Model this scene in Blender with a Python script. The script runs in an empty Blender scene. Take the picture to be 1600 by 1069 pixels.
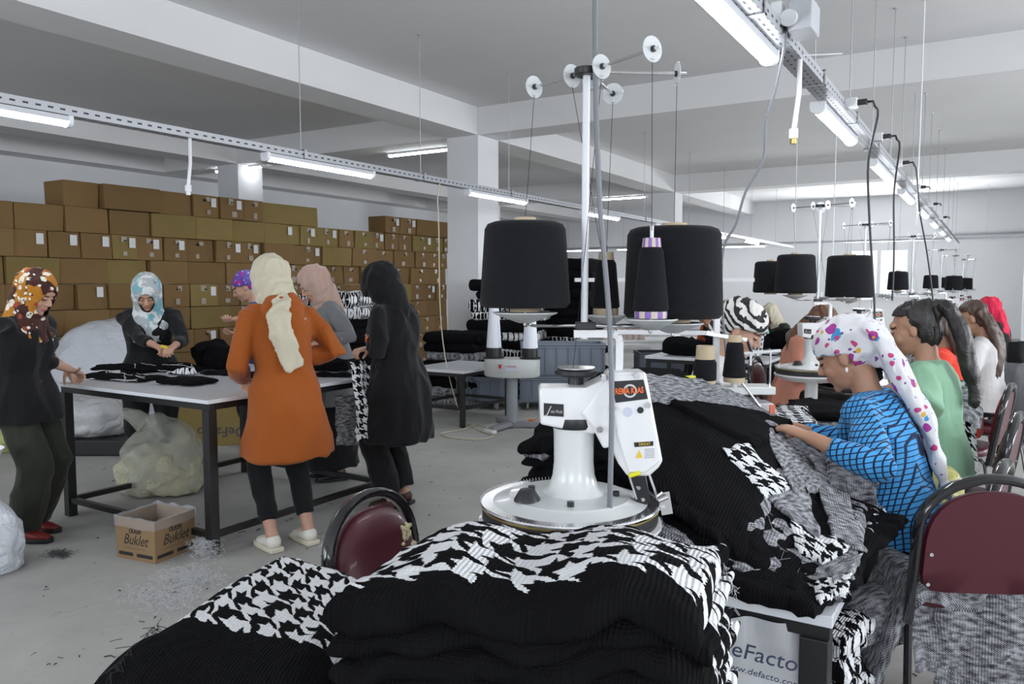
import bpy, bmesh, math, random
import numpy as np
from mathutils import Vector, Matrix, noise
V = Vector
SC = bpy.context.scene
COL = SC.collection
# ---------------------------------------------------------------- camera
CAM_H = 1.55; FPX = 1225.0; YAW = math.radians(31.5); PITCH = math.atan(89.5/FPX)
cam_d = bpy.data.cameras.new('camera'); cam = bpy.data.objects.new('camera', cam_d); COL.objects.link(cam)
cam_d.sensor_width = 36.0; cam_d.lens = 36.0*FPX/1600.0; cam_d.clip_start = 0.05; cam_d.clip_end = 200
cam.location = (0, 0, CAM_H); cam.rotation_euler = (math.pi/2-PITCH, 0, YAW)
cam_d.dof.use_dof = False
SC.camera = cam
F0 = V((-math.sin(YAW), math.cos(YAW), 0)); RT = V((math.cos(YAW), math.sin(YAW), 0))
FW = F0*math.cos(PITCH) - V((0,0,1))*math.sin(PITCH); UP = F0*math.sin(PITCH) + V((0,0,1))*math.cos(PITCH)
def ray(px, py): return FW + RT*((px-800)/FPX) + UP*((534.5-py)/FPX)
ORG = V((0,0,CAM_H))
def PZ(px, py, z):
    r = ray(px, py); return ORG + r*((z-CAM_H)/r.z)
def PX(px, py, x):
    r = ray(px, py); return ORG + r*(x/r.x)
def PY(px, py, y):
    r = ray(px, py); return ORG + r*(y/r.y)
def PD(px, py, d): return ORG + ray(px, py)*d
def CM(r, d): return (RT*r + F0*d)     # ground offset in camera-right / depth terms (world units)
# ---------------------------------------------------------------- world, light, exposure
w = bpy.data.worlds.new('world'); SC.world = w; w.use_nodes = True
wn = w.node_tree.nodes; wn['Background'].inputs[0].default_value = (0.75, 0.85, 1.0, 1); wn['Background'].inputs[1].default_value = 1.6
SC.view_settings.view_transform = 'Standard'; SC.view_settings.look = 'None'; SC.view_settings.gamma = 1
SC.view_settings.use_curve_mapping = False
SC.view_settings.exposure = 0.42
SC.cycles.use_denoising = True
SC.cycles.max_bounces = 7; SC.cycles.diffuse_bounces = 4; SC.cycles.glossy_bounces = 3; SC.cycles.transparent_max_bounces = 12
SC.cycles.sample_clamp_indirect = 6
SC.cycles.caustics_reflective = False; SC.cycles.caustics_refractive = False
LAMP_E = 24.0
def area(name, loc, rot, sx, sy, power, col=(0.93,0.965,1.0)):
    l = bpy.data.lights.new(name, 'AREA'); l.shape = 'RECTANGLE'; l.size = sx; l.size_y = sy; l.energy = power; l.color = col
    o = bpy.data.objects.new(name, l); COL.objects.link(o); o.location = loc; o.rotation_euler = rot; return o
# daylight from area lamps added at unseen windows behind and beside the camera
for k in range(3): area('daylight', (5.85, -1.5+6.0*k, 2.2), (0, math.radians(90), 0), 1.7, 3.4, [90, 190, 260][k])
for k in range(3): area('daylight', (-9.5+5.2*k, -3.85, 2.2), (math.radians(90), 0, 0), 3.0, 1.7, 75)
area('daylight', (-2.68, 24.8, 2.0), (math.radians(-90), 0, 0), 1.9, 1.3, 330)

# ---------------------------------------------------------------- materials
MATS = {}
def nmat(name):
    m = bpy.data.materials.new(name); m.use_nodes = True; nt = m.node_tree
    return m, nt, nt.nodes, nt.links, nt.nodes['Principled BSDF']
def mat(name, col, rough=0.6, metal=0.0, var=0.0, vs=8.0, bump=0.0, bs=60.0, emit=0.0, alpha=1.0, trans=0.0, coat=0.0, spec=0.5, sheen=0.0, sss=0.0):
    if name in MATS: return MATS[name]
    m, nt, N, L, b = nmat(name)
    c = (*col, 1) if len(col) == 3 else col
    b.inputs['Base Color'].default_value = c; b.inputs['Roughness'].default_value = rough; b.inputs['Metallic'].default_value = metal
    b.inputs['Specular IOR Level'].default_value = spec
    if coat: b.inputs['Coat Weight'].default_value = coat
    if sheen: b.inputs['Sheen Weight'].default_value = sheen
    if trans: b.inputs['Transmission Weight'].default_value = trans
    if alpha < 1: b.inputs['Alpha'].default_value = alpha
    if emit:
        b.inputs['Emission Color'].default_value = c; b.inputs['Emission Strength'].default_value = emit
    tc = N.new('ShaderNodeTexCoord')
    if var:
        n = N.new('ShaderNodeTexNoise'); n.inputs['Scale'].default_value = vs; n.inputs['Detail'].default_value = 4
        L.new(tc.outputs['Object'], n.inputs['Vector'])
        r = N.new('ShaderNodeMapRange'); r.inputs[1].default_value = .25; r.inputs[2].default_value = .75; r.inputs[3].default_value = 1-var; r.inputs[4].default_value = 1+var
        L.new(n.outputs['Fac'], r.inputs[0])
        x = N.new('ShaderNodeMix'); x.data_type = 'RGBA'; x.blend_type = 'MULTIPLY'; x.inputs[0].default_value = 1
        x.inputs[6].default_value = c; L.new(r.outputs[0], x.inputs[7]); L.new(x.outputs[2], b.inputs['Base Color'])
    if bump:
        n2 = N.new('ShaderNodeTexNoise'); n2.inputs['Scale'].default_value = bs; n2.inputs['Detail'].default_value = 5
        L.new(tc.outputs['Object'], n2.inputs['Vector'])
        bp = N.new('ShaderNodeBump'); bp.inputs['Strength'].default_value = bump; bp.inputs['Distance'].default_value = 0.01
        L.new(n2.outputs['Fac'], bp.inputs['Height']); L.new(bp.outputs[0], b.inputs['Normal'])
    MATS[name] = m; return m
def mth(nt, op, a, b=None, c=None):
    n = nt.nodes.new('ShaderNodeMath'); n.operation = op
    for i, v in enumerate((a, b, c)):
        if v is None: continue
        if isinstance(v, (int, float)): n.inputs[i].default_value = v
        else: nt.links.new(v, n.inputs[i])
    return n.outputs[0]
def mixc(nt, fac, a, b):
    x = nt.nodes.new('ShaderNodeMix'); x.data_type = 'RGBA'
    if isinstance(fac, (int, float)): x.inputs[0].default_value = fac
    else: nt.links.new(fac, x.inputs[0])
    for i, v in ((6, a), (7, b)):
        if isinstance(v, tuple): x.inputs[i].default_value = (*v, 1)
        else: nt.links.new(v, x.inputs[i])
    return x.outputs[2]
BLK = (0.0055, 0.0055, 0.0065); WHT = (0.80, 0.81, 0.83)
def knit(name, cell=0.10, border=0.0, side=1, black_only=False, marl=False, cell2=None, band=None):
    """knitted houndstooth: UV in metres; below v=border plain ribbed black"""
    if name in MATS: return MATS[name]
    m, nt, N, L, b = nmat(name); b.inputs['Roughness'].default_value = 0.95; b.inputs['Specular IOR Level'].default_value = 0.08
    uv = N.new('ShaderNodeUVMap'); sp = N.new('ShaderNodeSeparateXYZ'); L.new(uv.outputs[0], sp.inputs[0])
    U, W = sp.outputs[0], sp.outputs[1]
    rib = mth(nt, 'SINE', mth(nt, 'MULTIPLY', U, 2*math.pi/0.008))
    st = mth(nt, 'SINE', mth(nt, 'MULTIPLY', W, 2*math.pi/0.005))
    nz = N.new('ShaderNodeTexNoise'); nz.inputs['Scale'].default_value = 9; L.new(uv.outputs[0], nz.inputs['Vector'])
    if marl:
        n1 = N.new('ShaderNodeTexNoise'); n1.inputs['Scale'].default_value = 1.0; n1.inputs['Detail'].default_value = 3
        mp = N.new('ShaderNodeMapping'); mp.inputs['Scale'].default_value = (30, 75, 1); mp.inputs['Rotation'].default_value = (0, 0, 0.6); L.new(uv.outputs[0], mp.inputs[0]); L.new(mp.outputs[0], n1.inputs['Vector'])
        ck = mth(nt, 'MULTIPLY', mth(nt, 'SINE', mth(nt, 'MULTIPLY', U, 2*math.pi/0.0065)), mth(nt, 'SINE', mth(nt, 'MULTIPLY', W, 2*math.pi/0.0065)))
        f = mth(nt, 'ADD', mth(nt, 'MULTIPLY', n1.outputs['Fac'], 1.9), mth(nt, 'ADD', mth(nt, 'MULTIPLY', ck, 0.35), -0.55))
        cr = N.new('ShaderNodeValToRGB'); cr.color_ramp.elements[0].position = .1; cr.color_ramp.elements[0].color = (.035,.035,.042,1); cr.color_ramp.elements[1].position = .85; cr.color_ramp.elements[1].color = (.60,.61,.65,1)
        L.new(f, cr.inputs[0]); L.new(cr.outputs[0], b.inputs['Base Color'])
    elif black_only:
        b.inputs['Base Color'].default_value = (*BLK, 1)
    else:
        c2 = cell2 or cell
        jit = mth(nt, 'MULTIPLY', mth(nt, 'SUBTRACT', nz.outputs['Fac'], .5), cell*0.75)
        tooth = mth(nt, 'MULTIPLY', mth(nt, 'PINGPONG', W, 0.0035), 1.1)
        u = mth(nt, 'DIVIDE', mth(nt, 'ADD', mth(nt, 'ADD', U, jit), tooth), cell); v = mth(nt, 'DIVIDE', mth(nt, 'ADD', W, jit), c2)
        su = mth(nt, 'LESS_THAN', mth(nt, 'FRACT', u), .5); sv = mth(nt, 'LESS_THAN', mth(nt, 'FRACT', v), .5)
        tw = mth(nt, 'LESS_THAN', mth(nt, 'FRACT', mth(nt, 'MULTIPLY', mth(nt, 'ADD', u, v), 2)), .5)
        col = mth(nt, 'ADD', mth(nt, 'MULTIPLY', tw, su), mth(nt, 'MULTIPLY', mth(nt, 'SUBTRACT', 1, tw), sv))
        if border:
            e = mth(nt, 'ADD', W, mth(nt, 'MULTIPLY', mth(nt, 'PINGPONG', u, .5), cell*.5))
            g = mth(nt, 'GREATER_THAN', e, border) if side > 0 else mth(nt, 'LESS_THAN', e, border)
            col = mth(nt, 'MULTIPLY', col, g)
        if band:
            col = mth(nt, 'MULTIPLY', col, mth(nt, 'LESS_THAN', W, band))
        L.new(mixc(nt, col, BLK, WHT), b.inputs['Base Color'])
    bp = N.new('ShaderNodeBump'); bp.inputs['Strength'].default_value = .55; bp.inputs['Distance'].default_value = .004
    L.new(mth(nt, 'ADD', rib, mth(nt, 'MULTIPLY', st, .4)), bp.inputs['Height']); L.new(bp.outputs[0], b.inputs['Normal'])
    MATS[name] = m; return m
# ---------------------------------------------------------------- mesh builder
def frame(d, up=V((0,0,1))):
    d = V(d).normalized()
    if abs(d.dot(up)) > .98: up = V((0,1,0))
    s = d.cross(up).normalized(); u = s.cross(d).normalized(); return d, s, u
class MB:
    def __init__(s): s.v = []; s.f = []; s.m = []; s.uv = {}; s.cm = 0
    def add(s, vs, fs):
        o = len(s.v); s.v += [V(p) for p in vs]; s.f += [tuple(i+o for i in f) for f in fs]; s.m += [s.cm]*len(fs); return s
    def box(s, c, size, rz=0.0, M=None):
        x, y, z = (q/2 for q in size)
        R = M if M is not None else Matrix.Rotation(rz, 3, 'Z')
        vs = [V(c)+R@V((a*x, b*y, d*z)) for d in (-1,1) for a, b in ((-1,-1),(1,-1),(1,1),(-1,1))]
        return s.add(vs, [(3,2,1,0),(4,5,6,7),(0,1,5,4),(1,2,6,5),(2,3,7,6),(3,0,4,7)])
    def bar(s, p0, p1, w, h=None, up=V((0,0,1))):
        h = h or w; d, sd, u = frame(V(p1)-V(p0), up)
        vs = [V(p)+sd*(a*w/2)+u*(b*h/2) for p in (p0, p1) for a, b in ((-1,-1),(1,-1),(1,1),(-1,1))]
        return s.add(vs, [(3,2,1,0),(4,5,6,7),(0,1,5,4),(1,2,6,5),(2,3,7,6),(3,0,4,7)])
    def rings(s, rings, cap=True, closed=False):
        n = len(rings[0]); vs = [p for r in rings for p in r]; fs = []
        R = len(rings)
        for i in range(R if closed else R-1):
            for j in range(n):
                a = i*n+j; b_ = i*n+(j+1)%n; c = ((i+1)%R)*n+(j+1)%n; d = ((i+1)%R)*n+j; fs.append((a, b_, c, d))
        if cap and not closed: fs.append(tuple(reversed(range(n)))); fs.append(tuple((R-1)*n+j for j in range(n)))
        return s.add(vs, fs)
    def cyl(s, p0, p1, r0, r1=None, n=16, cap=True):
        r1 = r0 if r1 is None else r1; d, sd, u = frame(V(p1)-V(p0))
        return s.rings([[V(p)+(sd*math.cos(t)+u*math.sin(t))*r for t in (2*math.pi*k/n for k in range(n))] for p, r in ((p0, r0), (p1, r1))], cap)
    def tube(s, pts, r, n=8, closed=False, flat=None):
        pts = [V(p) for p in pts]; rr = []; prev = None; K = len(pts)
        for i, p in enumerate(pts):
            a = pts[(i-1) % K] if (closed or i > 0) else p; b_ = pts[(i+1) % K] if (closed or i < K-1) else p
            d = (b_-a).normalized()
            if prev is None: _, sd, u = frame(d)
            else:
                u = prev - d*prev.dot(d)
                if u.length < 1e-5: _, sd, u = frame(d)
                u.normalize(); sd = d.cross(u)
            prev = u; q = r[i] if isinstance(r, (list, tuple)) else r
            fl = flat or 1.0
            rr.append([p+(sd*math.cos(t)+u*math.sin(t)*fl)*q for t in (2*math.pi*k/n for k in range(n))])
        return s.rings(rr, True, closed)
    def lathe(s, prof, c=(0,0,0), n=32, M=None, sx=1.0, sy=1.0):
        M = M or Matrix.Identity(3); c = V(c)
        return s.rings([[c+M@V((r*math.cos(t)*sx, r*math.sin(t)*sy, z)) for t in (2*math.pi*k/n for k in range(n))] for r, z in prof], True)
    def ell(s, c, r, M=None, n=16):
        k = n//2
        return s.lathe([(math.sin(math.pi*(i+.02)/(k+.04)), -math.cos(math.pi*(i+.02)/(k+.04))) for i in range(k+1)], (0,0,0), n) if False else s._ell(c, r, M, n)
    def _ell(s, c, r, M, n):
        M = M or Matrix.Identity(3); c = V(c); k = max(6, n//2); rr = []
        for i in range(k+1):
            a = math.pi*min(max(i/k, .02), .98)
            rr.append([c+M@V((r[0]*math.sin(a)*math.cos(t), r[1]*math.sin(a)*math.sin(t), -r[2]*math.cos(a))) for t in (2*math.pi*j/n for j in range(n))])
        return s.rings(rr, True)
    def prism(s, poly, o, ax, ay, depth):
        """2-D outline (metres) in the plane o + x*ax + y*ay, extruded by the vector depth"""
        o = V(o); ax = V(ax); ay = V(ay); dp = V(depth); n = len(poly)
        a = [o+ax*x+ay*y for x, y in poly]; vs = a + [p+dp for p in a]
        return s.add(vs, [tuple(range(n)), tuple(reversed(range(n, 2*n)))] + [(i, i+n, (i+1) % n+n, (i+1) % n) for i in range(n)])
    def grid(s, fn, nu, nv, uvs=1.0, su=1.0, sv=1.0):
        o = len(s.v); f0 = len(s.f)
        vs = [fn(i/nu, j/nv) for i in range(nu+1) for j in range(nv+1)]
        fs = [(i*(nv+1)+j, (i+1)*(nv+1)+j, (i+1)*(nv+1)+j+1, i*(nv+1)+j+1) for i in range(nu) for j in range(nv)]
        s.add(vs, fs)
        for i in range(nu+1):
            for j in range(nv+1): s.uv[o+i*(nv+1)+j] = (i/nu*su, j/nv*sv)
        return s
    def build(s, name, mats, parent=None, smooth=40, bevel=0, fix=True):
        me = bpy.data.meshes.new(name); me.from_pydata([tuple(p) for p in s.v], [], s.f)
        mats = mats if isinstance(mats, (list, tuple)) else [mats]
        for m in mats: me.materials.append(m)
        if len(mats) > 1: me.polygons.foreach_set('material_index', s.m)
        if s.uv:
            l = me.uv_layers.new(name='UVMap')
            for lp in me.loops: l.data[lp.index].uv = s.uv.get(lp.vertex_index, (0, 0))
        if fix:
            bm = bmesh.new(); bm.from_mesh(me); bmesh.ops.recalc_face_normals(bm, faces=bm.faces); bm.to_mesh(me); bm.free()
        if smooth:
            me.polygons.foreach_set('use_smooth', [True]*len(me.polygons)); me.set_sharp_from_angle(angle=math.radians(smooth))
        o = bpy.data.objects.new(name, me); COL.objects.link(o)
        if parent: o.parent = parent
        if bevel:
            b = o.modifiers.new('bevel', 'BEVEL'); b.width = bevel; b.segments = 2; b.limit_method = 'ANGLE'; b.angle_limit = math.radians(40)
        return o
def tag(o, label=None, cat=None, group=None, kind=None):
    if label: o['label'] = label
    if cat: o['category'] = cat
    if group: o['group'] = group
    if kind: o['kind'] = kind
    return o
def empty(name, loc=(0,0,0), rz=0.0, label=None, cat=None, group=None):
    o = bpy.data.objects.new(name, None); COL.objects.link(o); o.location = loc; o.rotation_euler = (0,0,rz); o.empty_display_size = .1
    return tag(o, label, cat, group)
def copy_tree(o, parent=None):
    c = o.copy(); COL.objects.link(c)
    if parent: c.parent = parent
    for ch in [x for x in bpy.data.objects if x.parent == o]: copy_tree(ch, c)
    return c
def text(body, name, mt, parent, o, ax, ay, size, ext=0.0006, shear=0.0, width=None, bold=0.0):
    """lettering as mesh in the plane o, ax (reading direction), ay (up)"""
    cu = bpy.data.curves.new('txt', 'FONT'); cu.body = body; cu.size = size; cu.extrude = ext; cu.shear = shear; cu.offset = bold; cu.align_x = 'CENTER'; cu.align_y = 'CENTER'; cu.resolution_u = 3
    t = bpy.data.objects.new('txt', cu); COL.objects.link(t)
    me = bpy.data.meshes.new_from_object(t.evaluated_get(bpy.context.evaluated_depsgraph_get())); me.name = name
    bpy.data.objects.remove(t); bpy.data.curves.remove(cu)
    ax = V(ax).normalized(); ay = V(ay); ay = (ay-ax*ay.dot(ax)).normalized(); n = ax.cross(ay)
    s = 1.0
    if width:
        xs = [v.co.x for v in me.vertices]; s = width/(max(xs)-min(xs))
    for v in me.vertices: v.co = V(o)+ax*(v.co.x*s)+ay*(v.co.y)+n*v.co.z
    me.materials.clear(); me.materials.append(mt)
    ob = bpy.data.objects.new(name, me); COL.objects.link(ob)
    if parent: ob.parent = parent
    return ob
# shared materials
M_white = mat('enamel white', (.72,.73,.74), .28, coat=.3)
M_black = mat('black plastic', (.015,.015,.017), .35)
M_blackmetal = mat('black powder coated steel', (.012,.012,.013), .35)
M_chrome = mat('chrome', (.75,.75,.76), .18, metal=1)
M_steel = mat('galvanised steel', (.42,.43,.45), .42, metal=.7, var=.1, vs=20)
M_grey = mat('grey plastic', (.28,.30,.33), .5)
M_cable = mat('grey cable', (.17,.18,.2), .5)
M_bcable = mat('black cable', (.03,.03,.035), .5)
M_paper = mat('white paper', (.75,.76,.78), .7)
M_ink = mat('black ink', (.02,.02,.02), .8)
# ================================================================ the room
M_wall = mat('white painted plaster', (.74,.75,.77), .85, var=.03, vs=1.5, bump=.08, bs=25)
M_ceil = mat('white painted concrete ceiling', (.72,.72,.72), .9, var=.03, vs=.8, bump=.1, bs=12)
def floor_mat():
    m, nt, N, L, b = nmat('grey screed floor'); b.inputs['Roughness'].default_value = .62; b.inputs['Specular IOR Level'].default_value = .3
    tc = N.new('ShaderNodeTexCoord')
    a = N.new('ShaderNodeTexNoise'); a.inputs['Scale'].default_value = .9; a.inputs['Detail'].default_value = 8; a.inputs['Roughness'].default_value = .65; L.new(tc.outputs['Object'], a.inputs['Vector'])
    cr = N.new('ShaderNodeValToRGB'); cr.color_ramp.elements[0].position = .3; cr.color_ramp.elements[0].color = (.31,.305,.29,1); cr.color_ramp.elements[1].position = .72; cr.color_ramp.elements[1].color = (.47,.465,.445,1)
    L.new(a.outputs['Fac'], cr.inputs[0])
    s = N.new('ShaderNodeTexNoise'); s.inputs['Scale'].default_value = 38; s.inputs['Detail'].default_value = 2; L.new(tc.outputs['Object'], s.inputs['Vector'])
    r = N.new('ShaderNodeMapRange'); r.inputs[1].default_value = .69; r.inputs[2].default_value = .74; L.new(s.outputs['Fac'], r.inputs[0])
    c1 = mixc(nt, mth(nt, 'MULTIPLY', r.outputs[0], .55), cr.outputs[0], (.08,.08,.08))
    v = N.new('ShaderNodeTexVoronoi'); v.feature = 'DISTANCE_TO_EDGE'; v.inputs['Scale'].default_value = .33; 
    n3 = N.new('ShaderNodeTexNoise'); n3.inputs['Scale'].default_value = 2; L.new(tc.outputs['Object'], n3.inputs['Vector'])
    va = N.new('ShaderNodeVectorMath'); va.operation = 'ADD'; L.new(tc.outputs['Object'], va.inputs[0]); L.new(n3.outputs['Color'], va.inputs[1]); L.new(va.outputs[0], v.inputs['Vector'])
    cr2 = mth(nt, 'LESS_THAN', v.outputs['Distance'], .0008)
    L.new(mixc(nt, mth(nt, 'MULTIPLY', cr2, .5), c1, (.12,.12,.12)), b.inputs['Base Color'])
    bp = N.new('ShaderNodeBump'); bp.inputs['Strength'].default_value = .15; L.new(a.outputs['Fac'], bp.inputs['Height']); L.new(bp.outputs[0], b.inputs['Normal'])
    return m
ZC, ZB = 4.10, 3.71
X0, X1, Y0, Y1 = -14.2, 6.0, -4.0, 25.0
def struct(name, mb, m, bevel=0): return tag(mb.build(name, m, smooth=0, bevel=bevel), kind='structure')
struct('floor', MB().box(((X0+X1)/2, (Y0+Y1)/2, -.05), (X1-X0+.4, Y1-Y0+.4, .1)), floor_mat())
struct('ceiling', MB().box(((X0+X1)/2, (Y0+Y1)/2, ZC+.05), (X1-X0+.4, Y1-Y0+.4, .1)), M_ceil)
struct('wall_left', MB().box((X0-.1, (Y0+Y1)/2, ZC/2), (.2, Y1-Y0, ZC)), M_wall)
def pierced(axis, at, a0, a1, holes):
    mb = MB(); holes = sorted(holes); p = a0
    def put(u0, u1, z0, z1):
        if u1-u0 < .001 or z1-z0 < .001: return
        c = ((u0+u1)/2, at, (z0+z1)/2) if axis == 'x' else (at, (u0+u1)/2, (z0+z1)/2)
        s_ = (u1-u0, .2, z1-z0) if axis == 'x' else (.2, u1-u0, z1-z0); mb.box(c, s_)
    for u0, u1, z0, z1 in holes:
        put(p, u0, 0, ZC); put(u0, u1, 0, z0); put(u0, u1, z1, ZC); p = u1
    put(p, a1, 0, ZC); return mb
wl = PY(1328, 400, Y1).x; wr = PY(1421, 400, Y1).x; wt = PY(1375, 389, Y1).z; wb = PY(1375, 461, Y1).z
struct('wall_back', pierced('x', Y1+.1, X0, X1, [(wl, wr, wb, wt)]), M_wall)
struct('wall_right', pierced('y', X1+.1, Y0, Y1, [(-3.2+6*k, .2+6*k, 1.35, 3.05) for k in range(3)]), M_wall)
struct('wall_front', pierced('x', Y0-.1, X0, X1, [(-11+5.2*k, -8+5.2*k, 1.35, 3.05) for k in range(3)]), M_wall)
M_frame = mat('white window frame', (.75,.76,.78), .4)
M_glass = mat('bright window glass', (.9,.95,1), .05, trans=1.0)
def window(n, axis, at, u0, u1, z0, z1, mull=1):
    mb = MB(); t = .05
    def put(a, b_, c, d, th=.06):
        ctr = ((a+b_)/2, at, (c+d)/2) if axis == 'x' else (at, (a+b_)/2, (c+d)/2)
        mb.box(ctr, (b_-a, th, d-c) if axis == 'x' else (th, b_-a, d-c))
    put(u0, u1, z0, z0+t); put(u0, u1, z1-t, z1); put(u0, u0+t, z0+t, z1-t); put(u1-t, u1, z0+t, z1-t)
    for k in range(mull):
        c = u0+(u1-u0)*(k+1)/(mull+1); put(c-.05, c+.05, z0+t, z1-t)
    o = tag(mb.build('window_%d' % n, M_frame, smooth=0), kind='structure')
    return o
w1 = window(1, 'x', Y1+.02, wl, wr, wb, wt, 1)
MB().box(((wl+wr)/2, Y1-.05, wb-.03), (wr-wl+.3, .16, .05)).build('window_sill', M_frame, w1, smooth=0)
for k in range(3): window(2+k, 'y', X1+.02, -3.2+6*k, .2+6*k, 1.35, 3.05, 2)  # unseen side windows, put in with the ones below for the added daylight lamps
for k in range(3): window(5+k, 'x', Y0-.02, -11+5.2*k, -8+5.2*k, 1.35, 3.05, 2)
# pillars and beams
PW = .55
PXS = [-6.43-PW/2, -11.6-PW/2, .49+PW/2+.2]; PYS = [9.55+PW/2, 17.75+PW/2]
n = 0
for i, x in enumerate(PXS):
    for y in PYS:
        if i == 2 and y < 12: continue
        n += 1
        struct('pillar_%d' % n, MB().box((x, y, ZC/2), (PW if i < 2 else .95, PW, ZC)), M_wall)
for k, x in enumerate([PXS[0], PXS[1], -13.95]):
    struct('ceiling_beam_%d' % (k+1), MB().box((x, (Y0+Y1)/2, (ZB+ZC)/2), (PW if k < 2 else .5, Y1-Y0, ZC-ZB)), M_ceil)
for k, y in enumerate([1.4]+PYS):
    struct('ceiling_beam_%d' % (k+4), MB().box(((X0+X1)/2, y, (ZB+ZC)/2+.001), (X1-X0, PW-.004, ZC-ZB)), M_ceil)
struct('baseboard_back', MB().box(((X0+X1)/2, Y1-.01, .05), (X1-X0, .02, .1)), mat('grey skirting', (.4,.41,.43), .6))
# ================================================================ lamps, trays
M_led = mat('lit led diffuser', (.93,.96,1.0), .5, emit=LAMP_E)
M_led2 = mat('dim led end', (.8,.82,.85), .4)
def lamp_proto():
    t = empty('linear_light', (0,0,0))
    L_ = 1.3
    MB().prism([(-.04,0),(.04,0),(.04,-.035),(-.04,-.035)], (0,.02,0), (1,0,0), (0,0,1), (0,L_-.04,0)).build('housing', mat('light housing', (.6,.62,.66), .4), t, bevel=.004)
    pr = [(.038*math.cos(a), -.035-.03*math.sin(a)) for a in [math.pi*k/8 for k in range(9)]]
    MB().prism(pr, (0,.03,0), (1,0,0), (0,0,1), (0,L_-.06,0)).build('diffuser', M_led, t)
    for y in (0, L_-.03):
        MB().prism([(-.043,.002),(.043,.002)]+[(.043*math.cos(a), -.036-.033*math.sin(a)) for a in [math.pi*k/8 for k in range(9)]], (0,y,0), (1,0,0), (0,0,1), (0,.03,0)).build('end_cap', M_led2, t)
    return t
LP = lamp_proto(); used_lp = []
def lamp(loc, rz, label, group):
    o = LP if not used_lp else copy_tree(LP); used_lp.append(1)
    o.location = loc; o.rotation_euler = (0,0,rz); tag(o, label, 'ceiling light', group); return o
ORD = ['nearest','second','third','fourth','fifth','sixth','seventh','eighth','ninth','tenth','eleventh','twelfth']
ZT = 2.625; XR, XL = -.87, -5.1
def tray_mat():
    m, nt, N, L, b = nmat('perforated galvanised tray'); b.inputs['Roughness'].default_value = .45; b.inputs['Metallic'].default_value = .5
    tc = N.new('ShaderNodeTexCoord'); sp = N.new('ShaderNodeSeparateXYZ'); L.new(tc.outputs['Object'], sp.inputs[0])
    a = mth(nt, 'LESS_THAN', mth(nt, 'FRACT', mth(nt, 'DIVIDE', sp.outputs[1], .075)), .45)
    c = mth(nt, 'LESS_THAN', mth(nt, 'ABSOLUTE', mth(nt, 'SUBTRACT', mth(nt, 'FRACT', mth(nt, 'DIVIDE', sp.outputs[0], .034)), .5)), .14)
    d = mth(nt, 'LESS_THAN', mth(nt, 'ABSOLUTE', mth(nt, 'SUBTRACT', sp.outputs[2], .03)), .006)
    g = N.new('ShaderNodeNewGeometry'); gs = N.new('ShaderNodeSeparateXYZ'); L.new(g.outputs['Normal'], gs.inputs[0])
    side = mth(nt, 'GREATER_THAN', mth(nt, 'ABSOLUTE', gs.outputs[0]), .5)
    k = mth(nt, 'MULTIPLY', a, mth(nt, 'ADD', mth(nt, 'MULTIPLY', side, d), mth(nt, 'MULTIPLY', mth(nt, 'SUBTRACT', 1, side), c)))
    L.new(mixc(nt, k, (.42,.43,.46), (.04,.04,.05)), b.inputs['Base Color']); return m
M_tray = tray_mat()
def tray(x, y0, y1, label, rods, rz=0, W=.10):
    t = empty('cable_tray', (x, y0, ZT), rz, label, 'cable tray')
    L_ = y1-y0
    u = [(-W/2,0),(W/2,0),(W/2,.06),(W/2-.004,.06),(W/2-.004,.004),(-W/2+.004,.004),(-W/2+.004,.06),(-W/2,.06)]
    MB().prism(u, (0,0,0), (1,0,0), (0,0,1), (0,L_,0)).build('channel', M_tray, t, smooth=0)
    mb = MB()
    for k in range(3): mb.cyl((-.03+.02*k, 0, .012), (-.03+.02*k, L_, .014), .008, n=6)
    mb.build('cables', M_bcable, t)
    for y in rods:
        yy = y-y0
        r = MB(); r.cyl((0, yy, .06), (0, yy, ZC-ZT), .004, n=6); r.build('hanger_rod', M_steel, t)
        b_ = MB(); b_.box((0, yy, -.003), (W+.02, .03, .004)); b_.box((-W/2-.008, yy, .035), (.004, .03, .08)); b_.box((W/2+.008, yy, .035), (.004, .03, .08)); b_.box((0, yy, .075), (W+.02, .03, .004)); b_.build('hanger_clamp', M_steel, t)
        MB().cyl((0, yy, ZC-ZT-.012), (0, yy, ZC-ZT), .016, n=10).build('rod_anchor', M_steel, t)
    return t
def yat(px, X):
    t = (px-800)/FPX; c, s = math.cos(YAW), math.sin(YAW); return -X*(c+t*s)/(s-t*c)
tray(XR, 0.6, 24.2, 'perforated steel cable tray running over the row of knit linking machines', [1.2, 2.2, 3.25, 4.55, 5.75, 6.9, 8.2, 9.2, 10.5, 12, 13.3, 15, 17, 19, 21, 23])
tray(XL, -.5, 24.2, 'perforated steel cable tray above the white cutting table at left', [yat(475, XL), yat(659, XL), yat(795, XL), 1.9, 10.5, 12.6, 14.9, 17.2, 19.5, 22])
for k in range(8): lamp((XR-.055, 2.5+2.45*k, ZT+.0), 0, ('%s strip light under the machine row tray, counted from the camera' % ORD[k]), 'strip lights along the right tray')
for k in range(7): lamp((XL+.015, 1.58+2.87*k, ZT-.005), 0, ('%s strip light under the tray over the white work table' % ORD[k]), 'strip lights along the left tray')
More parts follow.
